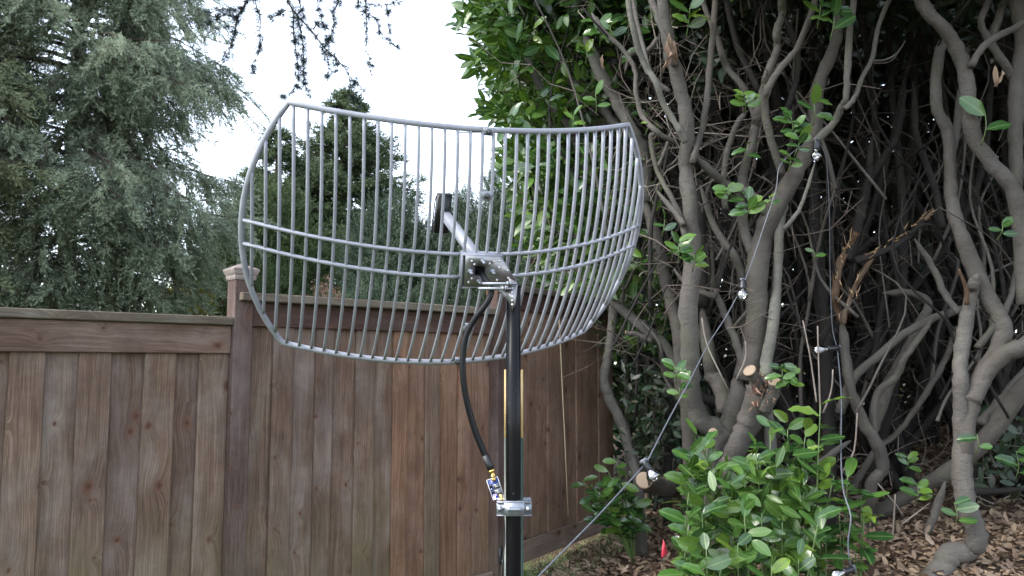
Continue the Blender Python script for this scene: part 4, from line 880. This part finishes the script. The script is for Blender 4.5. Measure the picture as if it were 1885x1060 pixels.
for i in range(80):
    X = rng.uniform(.55, 3.4); Y = rng.uniform(4.35, 5.5); z0 = rng.uniform(1.0, 2.6); L_ = rng.uniform(.7, 1.8); d = nrm(np.array([rng.normal(0, .5), rng.normal(0, .2), 1.])); p = np.array([X, Y, z0])
    C = catmull([p, p + d * L_ * .3 + rng.normal(0, .03, 3), p + d * L_ * .65 + rng.normal(0, .06, 3), p + nrm(d + rng.normal(0, .25, 3)) * L_], 4); r0 = rng.uniform(.005, .016); root_ = S_A if X < 1.5 else S_C
    V, F = tube(C, np.linspace(r0, r0 * .45, len(C)) * (1 + rng.normal(0, .06, len(C))), 6, True, .06); part('stem', V, F, M_bark if i % 2 else M_barkd, root_)
twigs_cloud(S_A, 260, lambda: np.array([rng.uniform(.6, 1.7), rng.uniform(4.3, 5.6), rng.uniform(1.6, 3.6)])); twigs_cloud(S_A, 45, lambda: np.array([rng.uniform(.35, 1.5), rng.uniform(4.2, 4.9), rng.uniform(2.6, 3.6)]), mat=M_deadtwig); twigs_cloud(S_C, 160, lambda: np.array([rng.uniform(1.6, 3.6), rng.uniform(4.9, 5.8), rng.uniform(1.2, 3.6)]))
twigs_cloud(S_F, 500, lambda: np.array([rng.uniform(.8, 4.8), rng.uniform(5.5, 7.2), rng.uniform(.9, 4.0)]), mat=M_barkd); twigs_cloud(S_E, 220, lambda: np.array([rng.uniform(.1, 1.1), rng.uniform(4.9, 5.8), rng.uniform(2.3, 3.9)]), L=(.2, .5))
twigs_cloud(S_C, 120, lambda: gpt(rng.uniform(1.8, 3.8), rng.uniform(4.9, 6.5), rng.uniform(0, .4)), L=(.2, .6), mat=M_deadtwig)
# dead pale twigs among the trunks
for pts, y in (([(1372, 628), (1372, 660), (1355, 700)], 4.2), ([(1292, 585), (1300, 630), (1322, 680), (1343, 722)], 4.15), ([(1478, 590), (1490, 650), (1498, 700), (1503, 740)], 4.2), ([(1505, 600), (1508, 700), (1510, 760)], 4.3), ([(1533, 680), (1530, 720), (1515, 760)], 4.2), ([(1578, 760), (1572, 830), (1550, 870)], 4.4), ([(1616, 890), (1650, 930), (1662, 950)], 4.5), ([(1712, 925), (1680, 950), (1660, 965)], 4.4), ([(1648, 910), (1645, 960), (1642, 1000)], 4.4), ([(1240, 245), (1300, 245), (1385, 252), (1440, 250)], 4.45), ([(1190, 470), (1215, 480), (1238, 492)], 4.6), ([(1172, 520), (1185, 500), (1225, 505)], 4.7)):
    stem(S_B, pts, y, y + .05, 3, 4, M_deadtwig, nm='twig', sides=5, m=3)

# leaf masses of the hedge
def leafmass(root, P, A, N, L, mat, tm='lo', nm='crown'):
    V, F, UV = leaves(P, A, N, L, tm); return part(nm, V, F, mat, root, UV, True, 'stuff')
def bound(z):      # left edge of the hedge at height z
    return np.interp(z, [1.0, 1.6, 2.1, 2.5, 3.0, 3.4, 3.8, 4.4, 5.5], [.78, .75, .55, .28, .12, .02, -.14, -.26, -.2])
n = 6800; z = rng.uniform(2.0, 5.4, n) ; X = bound(z) + rng.exponential(.28, n) + rng.normal(0, .05, n) ; Y = rng.uniform(4.7, 7.2, n); X += .10 * np.sin(z * 7 + Y * 2) + .08 * np.sin(z * 17 - Y * 6)
keep = (z > 2.5) | (rng.random(n) < .55); keep &= (X < 1.0) | (z > 3.6); P = np.stack([X, Y, z], 1)[keep]; k = len(P)
o_ = np.argsort(P[:, 1]); P = P[o_]; A = nrm(rng.normal(0, .6, (k, 3)) + [-.5, -.3, .1]); N = nrm(rng.normal(0, .5, (k, 3)) + [-.1, -.6, .7]); L = rng.uniform(.09, .15, k)
front = np.zeros(k, bool); cand = np.where((P[:, 1] < 5.3) & (P[:, 2] < 3.75))[0][:230]; front[cand] = True
leafmass(S_E, P[~front], A[~front], N[~front], L[~front], M_leaf)
LM_HI = [mesh('laurel_leaf', HIV * [1, 1, s_] + [0, 0, 0], HIF, M_leafH, HIUV) for s_ in (.3, 1., 1.7)]
def leaf_obj(root, P, A, N, L, wid=1.0):
    return place('leaf', LM_HI[rng.integers(3)], root, leafM(P, nrm(A), N, L, wid * rng.uniform(.85, 1.1)))
for i in np.where(front)[0]: leaf_obj(S_E, P[i], A[i], N[i], L[i] * 1.05)
# roof of leaves over the trunks, carried forward unseen to darken the inside
n = 26000; X = rng.uniform(-.1, 7, n); Y = rng.uniform(3.1, 8.2, n); z = 3.62 + .17 * (Y - 3.1) + rng.uniform(0, .75, n) + .1 * np.sin(X * 3) * np.cos(Y * 2)
sel = ~((X < .9) & (Y < 4.4)); P = np.stack([X, Y, z], 1)[sel]; k = len(P); c = np.digitize(P[:, 0], [1.6, 2.2, 3.2])
A = rdir(k); N = rdir(k, .7); L = rng.uniform(.13, .20, k)
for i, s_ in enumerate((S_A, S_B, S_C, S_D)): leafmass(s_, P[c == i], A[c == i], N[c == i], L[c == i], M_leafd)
# rear wall of leaves, with small gaps
n = 40000; X = rng.uniform(.25, 7.5, n); Y = 7.4 + rng.uniform(0, 1.3, n); z = .8 + 4.4 * rng.uniform(0, 1, n) ** .85; P = np.stack([X, Y, z], 1)
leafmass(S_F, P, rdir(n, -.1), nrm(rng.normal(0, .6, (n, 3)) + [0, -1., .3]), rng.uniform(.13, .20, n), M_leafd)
n = 1500; P = np.stack([rng.uniform(1., 6, n), rng.uniform(8.6, 9.4, n), rng.uniform(1.0, 3., n)], 1); leafmass(S_F, P, rdir(n), rdir(n, .8), .10, leafmat('far_leaf_painted_sun', [(.10, .17, .02), (.20, .27, .03), (.06, .12, .02)], (.2, .3, .05), .5, False, .5), nm='outer_leaves')  # brighter leaf colour stands in for sunlit glints through the rear wall
n = 9000; X = 5.2 + rng.uniform(0, .8, n); P = np.stack([X, rng.uniform(3., 8, n), rng.uniform(.6, 4.5, n)], 1); leafmass(S_D, P, rdir(n), rdir(n, .3), rng.uniform(.1, .15, n), M_leafd)  # right side of the hedge, out of view, put in to block light
# greener masses at the left and low down
def box_leaves(root, n, u, v, Yr, L, mat, tm='md', up=.3):
    P = np.array([at(rng.uniform(*u), rng.uniform(*v), rng.uniform(*Yr)) for _ in range(n)]); zz = gz(P[:, 0], P[:, 1]) + .02; P[:, 2] = np.maximum(P[:, 2], zz)
    leafmass(root, P, rdir(n, up), nrm(rng.normal(0, .5, (n, 3)) + [-.1, -.7, .6]), rng.uniform(*L, n), mat, tm)
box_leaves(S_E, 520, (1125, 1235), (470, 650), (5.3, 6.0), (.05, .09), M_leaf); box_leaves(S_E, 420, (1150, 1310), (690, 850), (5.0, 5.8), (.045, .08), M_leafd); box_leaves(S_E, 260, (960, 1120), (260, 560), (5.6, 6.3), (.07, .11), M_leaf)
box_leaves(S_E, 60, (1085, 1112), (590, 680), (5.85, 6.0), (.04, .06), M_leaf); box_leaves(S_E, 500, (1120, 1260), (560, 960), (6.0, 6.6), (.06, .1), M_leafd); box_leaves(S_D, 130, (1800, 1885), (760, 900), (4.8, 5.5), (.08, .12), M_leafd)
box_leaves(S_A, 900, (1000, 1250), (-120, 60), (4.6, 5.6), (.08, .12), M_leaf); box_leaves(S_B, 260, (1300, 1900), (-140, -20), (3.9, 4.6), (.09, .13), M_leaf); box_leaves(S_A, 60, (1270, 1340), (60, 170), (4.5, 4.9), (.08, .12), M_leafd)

# sprigs of bright new leaves on the trunks (each leaf its own object)
def sprig(root, u, v, Y, n, sz, spread=24, stemdir=(0, 0, 1), mat=None):
    c = at(u, v, Y); a = nrm(np.array(stemdir, float) + rng.normal(0, .15, 3)); b0 = c - a * sz * .6 + np.array([0, .05, 0])
    V, F = tube(catmull([b0, c, c + a * sz * .7], 3), [.003, .003, .0028, .0026, .0022, .0018, .0015][:7], 5); part('sprig_stem', V, F, M_green, root)
    for i in range(n):
        t = -.35 + 1.1 * (i + .5) / n; az = i * 2.4 + rng.uniform(-.4, .4); p = c + a * sz * t
        o = nrm(np.array([math.cos(az), math.sin(az) * .3 - .2, rng.uniform(-.2, .7)])); leaf_obj(root, p, o, nrm(np.array([rng.normal(0, .35), -1, .55 + rng.normal(0, .3)])), sz * rng.uniform(.8, 1.2), 1.25)
M_green = plain('green_stem', (.09, .14, .045), .5)
for s_, u, v, Y, n, sz in ((S_B, 1372, 188, 4.05, 9, .075), (S_B, 1460, 235, 4.0, 8, .085), (S_B, 1470, 268, 3.98, 6, .07), (S_B, 1455, 300, 4.05, 5, .06), (S_B, 1500, 205, 4.0, 4, .10), (S_B, 1375, 280, 4.1, 3, .08), (S_B, 1340, 362, 4.15, 8, .075), (S_B, 1378, 385, 4.1, 8, .085), (S_B, 1418, 372, 4.1, 3, .05),
        (S_A, 1250, 465, 4.05, 9, .085), (S_A, 1278, 480, 4.0, 8, .08), (S_A, 1222, 420, 4.3, 3, .07), (S_A, 1105, 60, 4.4, 5, .10), (S_A, 1125, 58, 4.3, 4, .11), (S_A, 1268, 40, 4.2, 6, .12), (S_A, 1080, 100, 4.5, 5, .07), (S_A, 1098, 190, 4.4, 3, .09), (S_A, 1055, 225, 4.5, 3, .08), (S_A, 1193, 235, 4.2, 2, .05),
        (S_B, 1510, 20, 3.9, 6, .12), (S_B, 1535, 45, 3.9, 4, .11), (S_D, 1815, 235, 3.95, 2, .13), (S_D, 1845, 425, 4.0, 4, .07), (S_D, 1802, 820, 4.0, 2, .08), (S_A, 1245, 690, 4.2, 7, .075), (S_A, 1250, 725, 4.2, 4, .06), (S_B, 1440, 690, 4.05, 6, .075), (S_B, 1455, 700, 4.05, 5, .07), (S_A, 1500, 470, 4.3, 2, .05),
        (S_D, 1690, 912, 4.4, 5, .09), (S_D, 1762, 950, 4.1, 4, .10), (S_D, 1875, 860, 4.3, 4, .13), (S_C, 1672, 855, 4.7, 5, .07)):
    sprig(s_, u, v, Y, n, sz)
# hanging dried leaves
M_dry = M_litterS
dl = mesh('dried_leaf', HIV * [1, .6, 3.0], HIF, M_dry, HIUV)
for u, v, sz in ((1232, 60, .09), (1228, 75, .10), (1236, 85, .12), (1238, 72, .12), (1110, 100, .07), (1832, 120, .10), (1845, 128, .08)):
    place('dried_leaf', dl, S_A if u < 1500 else S_D, leafM(at(u, v, 3.88), np.array([rng.normal(0, .15), 0, -1.]), np.array([rng.normal(), -1, .2]), sz))

# foreground laurel bush: shoots from the ground with individual leaves
bush = thing('laurel_bush', tuple(gpt(1.35, 3.75)), 'bushy young laurel with glossy green leaves growing in front of the trunks', 'bush')
shoots = [(1270, 848), (1300, 835), (1282, 815), (1268, 905), (1292, 945), (1268, 965), (1345, 905), (1372, 868), (1392, 835), (1418, 800), (1450, 790), (1482, 805), (1505, 838), (1440, 855), (1480, 905), (1402, 945), (1440, 960), (1358, 1000), (1300, 1010), (1505, 965), (1470, 1030), (1420, 1035), (1330, 1040), (1285, 1040), (1370, 950)]
for i, (u, v) in enumerate(shoots):
    Y = 3.95 - .55 * ss(800, 1040, v) + rng.uniform(-.08, .08); c = at(u, v, Y); g = gpt(c[0] + rng.normal(0, .05), Y + .12, -.03); a = nrm(c - (g * [1, 1, 1])) if c[2] > g[2] + .1 else np.array([0, 0, 1.])
    P = catmull([g, (g + c) / 2 + rng.normal(0, .02, 3), c], 4); V, F = tube(P, np.linspace(.006, .0022, len(P)), 6); part('shoot', V, F, M_green, bush)
    for j in range(8):
        t = 1.04 - j * .036 / max(.2, c[2] - g[2]); p = g + (c - g) * max(.1, t); az = j * 2.4 + i
        o = nrm(np.array([math.cos(az), math.sin(az) * .75 - .25, .75 - .09 * j + rng.normal(0, .12)])); leaf_obj(bush, p, o, nrm(np.array([0, -.6, .75]) + rng.normal(0, .38, 3)), rng.uniform(.11, .165) * (.68 + .04 * min(j, 8)), 1.22)
n = 520; P = []
while len(P) < n:
    u, v = rng.uniform(1260, 1510), rng.uniform(850, 1090); Y = rng.uniform(3.6, 4.25)
    if v < 860 and 1320 < u < 1380: continue
    p = at(u, v, Y)
    if p[2] > gz(p[0], p[1]): P.append(p)
P = np.array(P); leafmass(bush, P, rdir(n, .2), nrm(rng.normal(0, .4, (n, 3)) + [0, -.4, .8]), rng.uniform(.08, .13, n), M_leaf, 'md', 'inner_leaves')
bush2 = thing('laurel_bush', tuple(gpt(1.65, 3.85)), 'small upright laurel shoots with large shiny leaves at the right edge of the bush', 'bush')
for i, (u, v, nn, sz) in enumerate(((1510, 745, 5, .17), (1560, 880, 9, .14), (1535, 875, 6, .12), (1585, 905, 5, .13), (1590, 955, 6, .14), (1545, 940, 8, .13), (1575, 1000, 6, .12), (1520, 1000, 6, .12))):
    Y = 3.75; c = at(u, v, Y); g = gpt(c[0] - .02, Y + .1, -.03); P = catmull([g, (g + c) / 2 + rng.normal(0, .02, 3), c], 4); V, F = tube(P, np.linspace(.006, .0025, len(P)), 6); part('shoot', V, F, M_green, bush2)
    for j in range(nn):
        p = c - (c - g) * (.05 * j); az = j * 2.4 + i * 1.3; o = nrm(np.array([math.cos(az), math.sin(az) * .6 - .3, .45 - .12 * j])); leaf_obj(bush2, p, o, nrm(np.array([0, -.5, .9]) + rng.normal(0, .2, 3)), sz * rng.uniform(.75, 1.05))
bush3 = thing('laurel_bush', tuple(gpt(.75, 5.0)), 'small dark leaved laurel bush against the foot of the fence', 'bush')
for i, (u, v) in enumerate(((1072, 885), (1095, 900), (1120, 868), (1140, 900), (1115, 925), (1150, 935), (1095, 940), (1130, 950), (1165, 920), (1135, 850))):
    Y = 5.0 + rng.uniform(-.1, .1); c = at(u, v, Y); g = gpt(.78, 5.15, -.03); P = catmull([g, (g + c) / 2 + [0, 0, .06], c], 4); V, F = tube(P, np.linspace(.006, .0025, len(P)), 5); part('shoot', V, F, M_green, bush3)
    for j in range(9):
        p = c + (g - c) * (.05 * j); az = j * 2.4 + i; o = nrm(np.array([math.cos(az), math.sin(az) * .6 - .3, .2 + rng.normal(0, .3)])); leaf_obj(bush3, p, o, nrm(np.array([0, -.7, .6]) + rng.normal(0, .25, 3)), rng.uniform(.08, .13), 1.15)

# leaf litter
def litter(n, xr, yr):
    X = rng.uniform(*xr, n); Y = rng.uniform(*yr, n); return np.stack([X, Y, gz(X, Y) + rng.uniform(.0, .03, n)], 1)
P = litter(34000, (.1, 5.2), (3.0, 7.6)); edge_ = P[:, 0] > .25 + .12 * np.sin(P[:, 1] * 5) + .25 * (P[:, 1] < 4.2); fz = (P[:, 1] - 4.72) * .659 - .122 < P[:, 0] - .03
P = P[edge_ & fz]; k = len(P); A = rdir(k); A[:, 2] *= .35; N = nrm(rng.normal(0, .45, (k, 3)) + [0, 0, 1.]); V, F, UV = leaves(P, nrm(A), N, rng.uniform(.032, .07, k), 'lo', 1.1)
lit = part('leaf_litter', V, F, M_litter, None, UV); tag(lit, 'thick layer of brown fallen laurel leaves under the hedge', 'leaf litter', kind='stuff')
LDEAD = [mesh('dead_leaf', HIV * [1, 1.1, s_], HIF, M_litterS, HIUV) for s_ in (1.5, -2., 2.8)]
cnt = 0
while cnt < 290:
    u, v = rng.uniform(1010, 1885), rng.uniform(960, 1065); r0 = ray(u, v); hit = None
    for Y in np.arange(3.2, 6.5, .02):
        p = CAM + r0 * (Y / r0[1])
        if p[2] < gz(p[0], p[1]): hit = p; break
    if hit is None or hit[0] < .33 or (u < 1090 and v < 990): continue
    A = rdir(1)[0] * [1, 1, .4]; place('dead_leaf', LDEAD[rng.integers(3)], ground, leafM(hit + [0, 0, .03], nrm(A), nrm(rng.normal(0, .4, 3) + [0, 0, 1.]), rng.uniform(.045, .08))); cnt += 1
# green ground cover strip by the fence foot
n = 2600; s_ = rng.uniform(.1, 1.9, n); q = rng.uniform(-.05, .34, n); nf = np.array([D2[1], -D2[0], 0]); P = P2 + D2 * s_[:, None] + nf * q[:, None]; P[:, 2] = gz(P[:, 0], P[:, 1]) - .01
V, F = sticks(P, P + rdir(n, 1.6) * rng.uniform(.02, .06, (n, 1)), .0022, .0006, 3)
g_ = part('grass_strip', V, F, foliage('grass_blades', [(.10, .18, .04), (.22, .30, .09), (.36, .38, .18), (.48, .43, .28)], .7), None, None, False); tag(g_, 'thin pale strip of grass along the foot of the fence', 'grass', kind='stuff')
# garden edging
# chain link mesh deep in the hedge
cl_ = thing('chain_link_fence', (2.9, 7.3, 1.0), 'rusty chain link fence barely visible behind the trunks at the right', 'fence')
P0 = []; P1 = []
for i in range(-14, 60):
    for sg in (-1, 1):
        x0 = 1.6 + i * .06; 
        for j in range(14):
            za, zb = .9 + j * .06, .96 + j * .06; xa = x0 + (sg * j * .06 if True else 0); 
            if 1.6 < xa < 4.6: P0.append((xa, 7.3, za)); P1.append((xa + sg * .06, 7.3 + (.004 * sg), zb))
V, F = sticks(np.array(P0), np.array(P1), .0016, .0016, 3); part('wire_mesh', V, F, plain('rusty_wire', (.16, .12, .10), .7, .3), cl_, kind='stuff')
mb = MB(); [(mb.__init__(), mb.tube(np.array([[x, 7.33, .6], [x, 7.33, 1.95]]), .022, 8), mb.out('post', mt_steel, cl_)) for x in (1.6, 4.5)]

# ------------------------------------------------------------------ string lights
M_cord = plain('grey_blue_cord', (.085, .092, .108), .45, 0, .15, 40, .05); M_sock = plain('black_socket', (.008, .009, .011), .4, 0, .2, 40)
mg = NT('clear_bulb_glass'); mg.t.nodes.remove(mg.b); gl = mg.n('ShaderNodeBsdfGlass'); gl.inputs['IOR'].default_value = 1.25; tr_ = mg.n('ShaderNodeBsdfTransparent'); mx_ = mg.n('ShaderNodeMixShader'); fr_ = mg.n('ShaderNodeFresnel'); fr_.inputs[0].default_value = 1.6
gs = mg.n('ShaderNodeBsdfGlossy'); gs.inputs['Roughness'].default_value = .05; mg.l(mg.math('ADD', mg.math('MULTIPLY', fr_.outputs[0], 2.0), .10, clamp=True), mx_.inputs[0]); mg.l(tr_.outputs[0], mx_.inputs[1]); mg.l(gs.outputs[0], mx_.inputs[2]); mg.l(mx_.outputs[0], mg.o.inputs[0])
st_ = thing('string_lights', tuple(at(1190, 860, 3.0)), 'grey blue cord of clear unlit bulbs strung up into the laurel trunks', 'string lights')
def cord(pts, r):
    P = catmull([at(*q) for q in pts], 5); mb = MB(); mb.tube(P, r, 8); return mb.out('cord', M_cord, st_)
cord([(930, 1130, 2.35), (990, 1062, 2.5), (1100, 950, 2.75), (1186, 856, 3.0)], .0026); cord([(1192, 848, 3.0), (1232, 770, 3.2), (1270, 700, 3.35), (1303, 635, 3.55), (1335, 585, 3.7), (1358, 543, 3.78)], .0026)
cord([(1368, 525, 3.8), (1385, 480, 3.88), (1405, 420, 3.95), (1428, 350, 4.0), (1436, 305, 4.05), (1470, 272, 4.05), (1498, 259, 4.05)], .0026); cord([(1507, 262, 4.05), (1519, 285, 4.08), (1524, 330, 4.15), (1527, 400, 4.25), (1528, 500, 4.4), (1532, 600, 4.45), (1541, 640, 4.45)], .0026)
cord([(1541, 640, 4.45), (1546, 690, 4.4), (1549, 740, 4.2), (1548, 830, 3.8), (1552, 900, 3.55), (1566, 950, 3.45), (1561, 1000, 3.45), (1566, 1045, 3.45)], .0034)
def lamp(u0, v0, u1, v1, Y, dY=0, k=1.0):
    a = at(u0, v0, Y); b_ = at(u1, v1, Y + dY); e = nrm(b_ - a); L_ = np.linalg.norm(b_ - a)
    mb = MB(); mb.tube(np.array([a, a + e * L_ * .06, a + e * L_ * .12, a + e * L_ * .44, a + e * L_ * .47]), np.array([.008, .0125, .0135, .0155, .0145]) * k, 14); s_ = mb.out('socket', M_sock, st_)
    t = np.linspace(0, 1, 12); prof = .0135 + (.0265 - .0135) * ss(0, .5, t); prof = prof * np.sqrt(np.clip(1 - np.clip((t - .55) / .45, 0, 1) ** 2, 0, 1)); prof[-1] = .0015
    mb = MB(); mb.tube(np.array([a + e * L_ * (.46 + .54 * x) for x in t]), prof * k, 18); bl = mb.out('bulb', mg.m, st_)
    mb = MB(); q = a + e * L_ * .5; r_s = np.cross(e, [0, 1., 0]); mb.tube(catmull([q, q + e * L_ * .2 + r_s * .006, q + e * L_ * .32, q + e * L_ * .2 - r_s * .006, q], 4), .0007, 5); mb.tube(np.array([a + e * L_ * .45, a + e * L_ * .56]), .006 * k, 8); mb.out('filament', M_white, bl)
    mb = MB(); h = nrm(np.cross(e, [0, 1., 0])); mb.tube(np.array([a - h * .016, a - h * .008, a + h * .008, a + h * .016]), [.005, .008, .008, .005], 8); mb.out('cord_grip', M_cord, s_)
lamp(1185, 848, 1208, 886, 3.0, -.02); lamp(1368, 515, 1366, 552, 3.8, -.05, 1.05); lamp(1503, 256, 1502, 297, 4.05, 0, 1.1); lamp(1546, 640, 1496, 645, 4.45, -.05, 1.2); lamp(1572, 1046, 1530, 1062, 3.45, -.05, .95)
# ------------------------------------------------------------------ small things
fl_ = thing('marker_flag', tuple(gpt(at(1222, 1020, 4.1)[0], 4.1)), 'small pink red marking flag on a thin wire beside the bush', 'flag')
Yf = 4.1; a = at(1222, 1062, Yf); t0 = at(1221, 994, Yf); mb = MB(); mb.tube(np.array([a - [0, 0, .1], t0]), .0014, 5); mb.out('flag_wire', mt_dark, fl_)
q = [(1221, 993), (1217, 1026), (1224, 1024), (1230, 1017), (1225, 1004)]; V = [at(u, v, Yf - .004 - .004 * (i % 2)) for i, (u, v) in enumerate(q)]; V += [p + np.array([0, .0012, 0]) for p in V]; k = 5
part('flag_cloth', V, [tuple(range(k)), tuple(range(2 * k - 1, k - 1, -1))] + [(i, k + i, k + (i + 1) % k, (i + 1) % k) for i in range(k)], plain('pink_vinyl', (.75, .06, .10), .5), fl_, None, False)
bam = thing('bamboo_stake', tuple(gpt(.4, 5.0)), 'thin pale bamboo cane leaning against the right fence panel', 'stake')
mb = MB(); A_ = at(1029, 583, 5.2); B_ = at(1046, 948, 5.25); mb.tube(np.array([A_ + (B_ - A_) * t for t in (0, .01, .3, .305, .6, .605, 1)]), [.006, .006, .0035, .0042, .0035, .0042, .0035], 8); mb.out('cane', plain('bamboo', (.42, .33, .21), .6), bam)
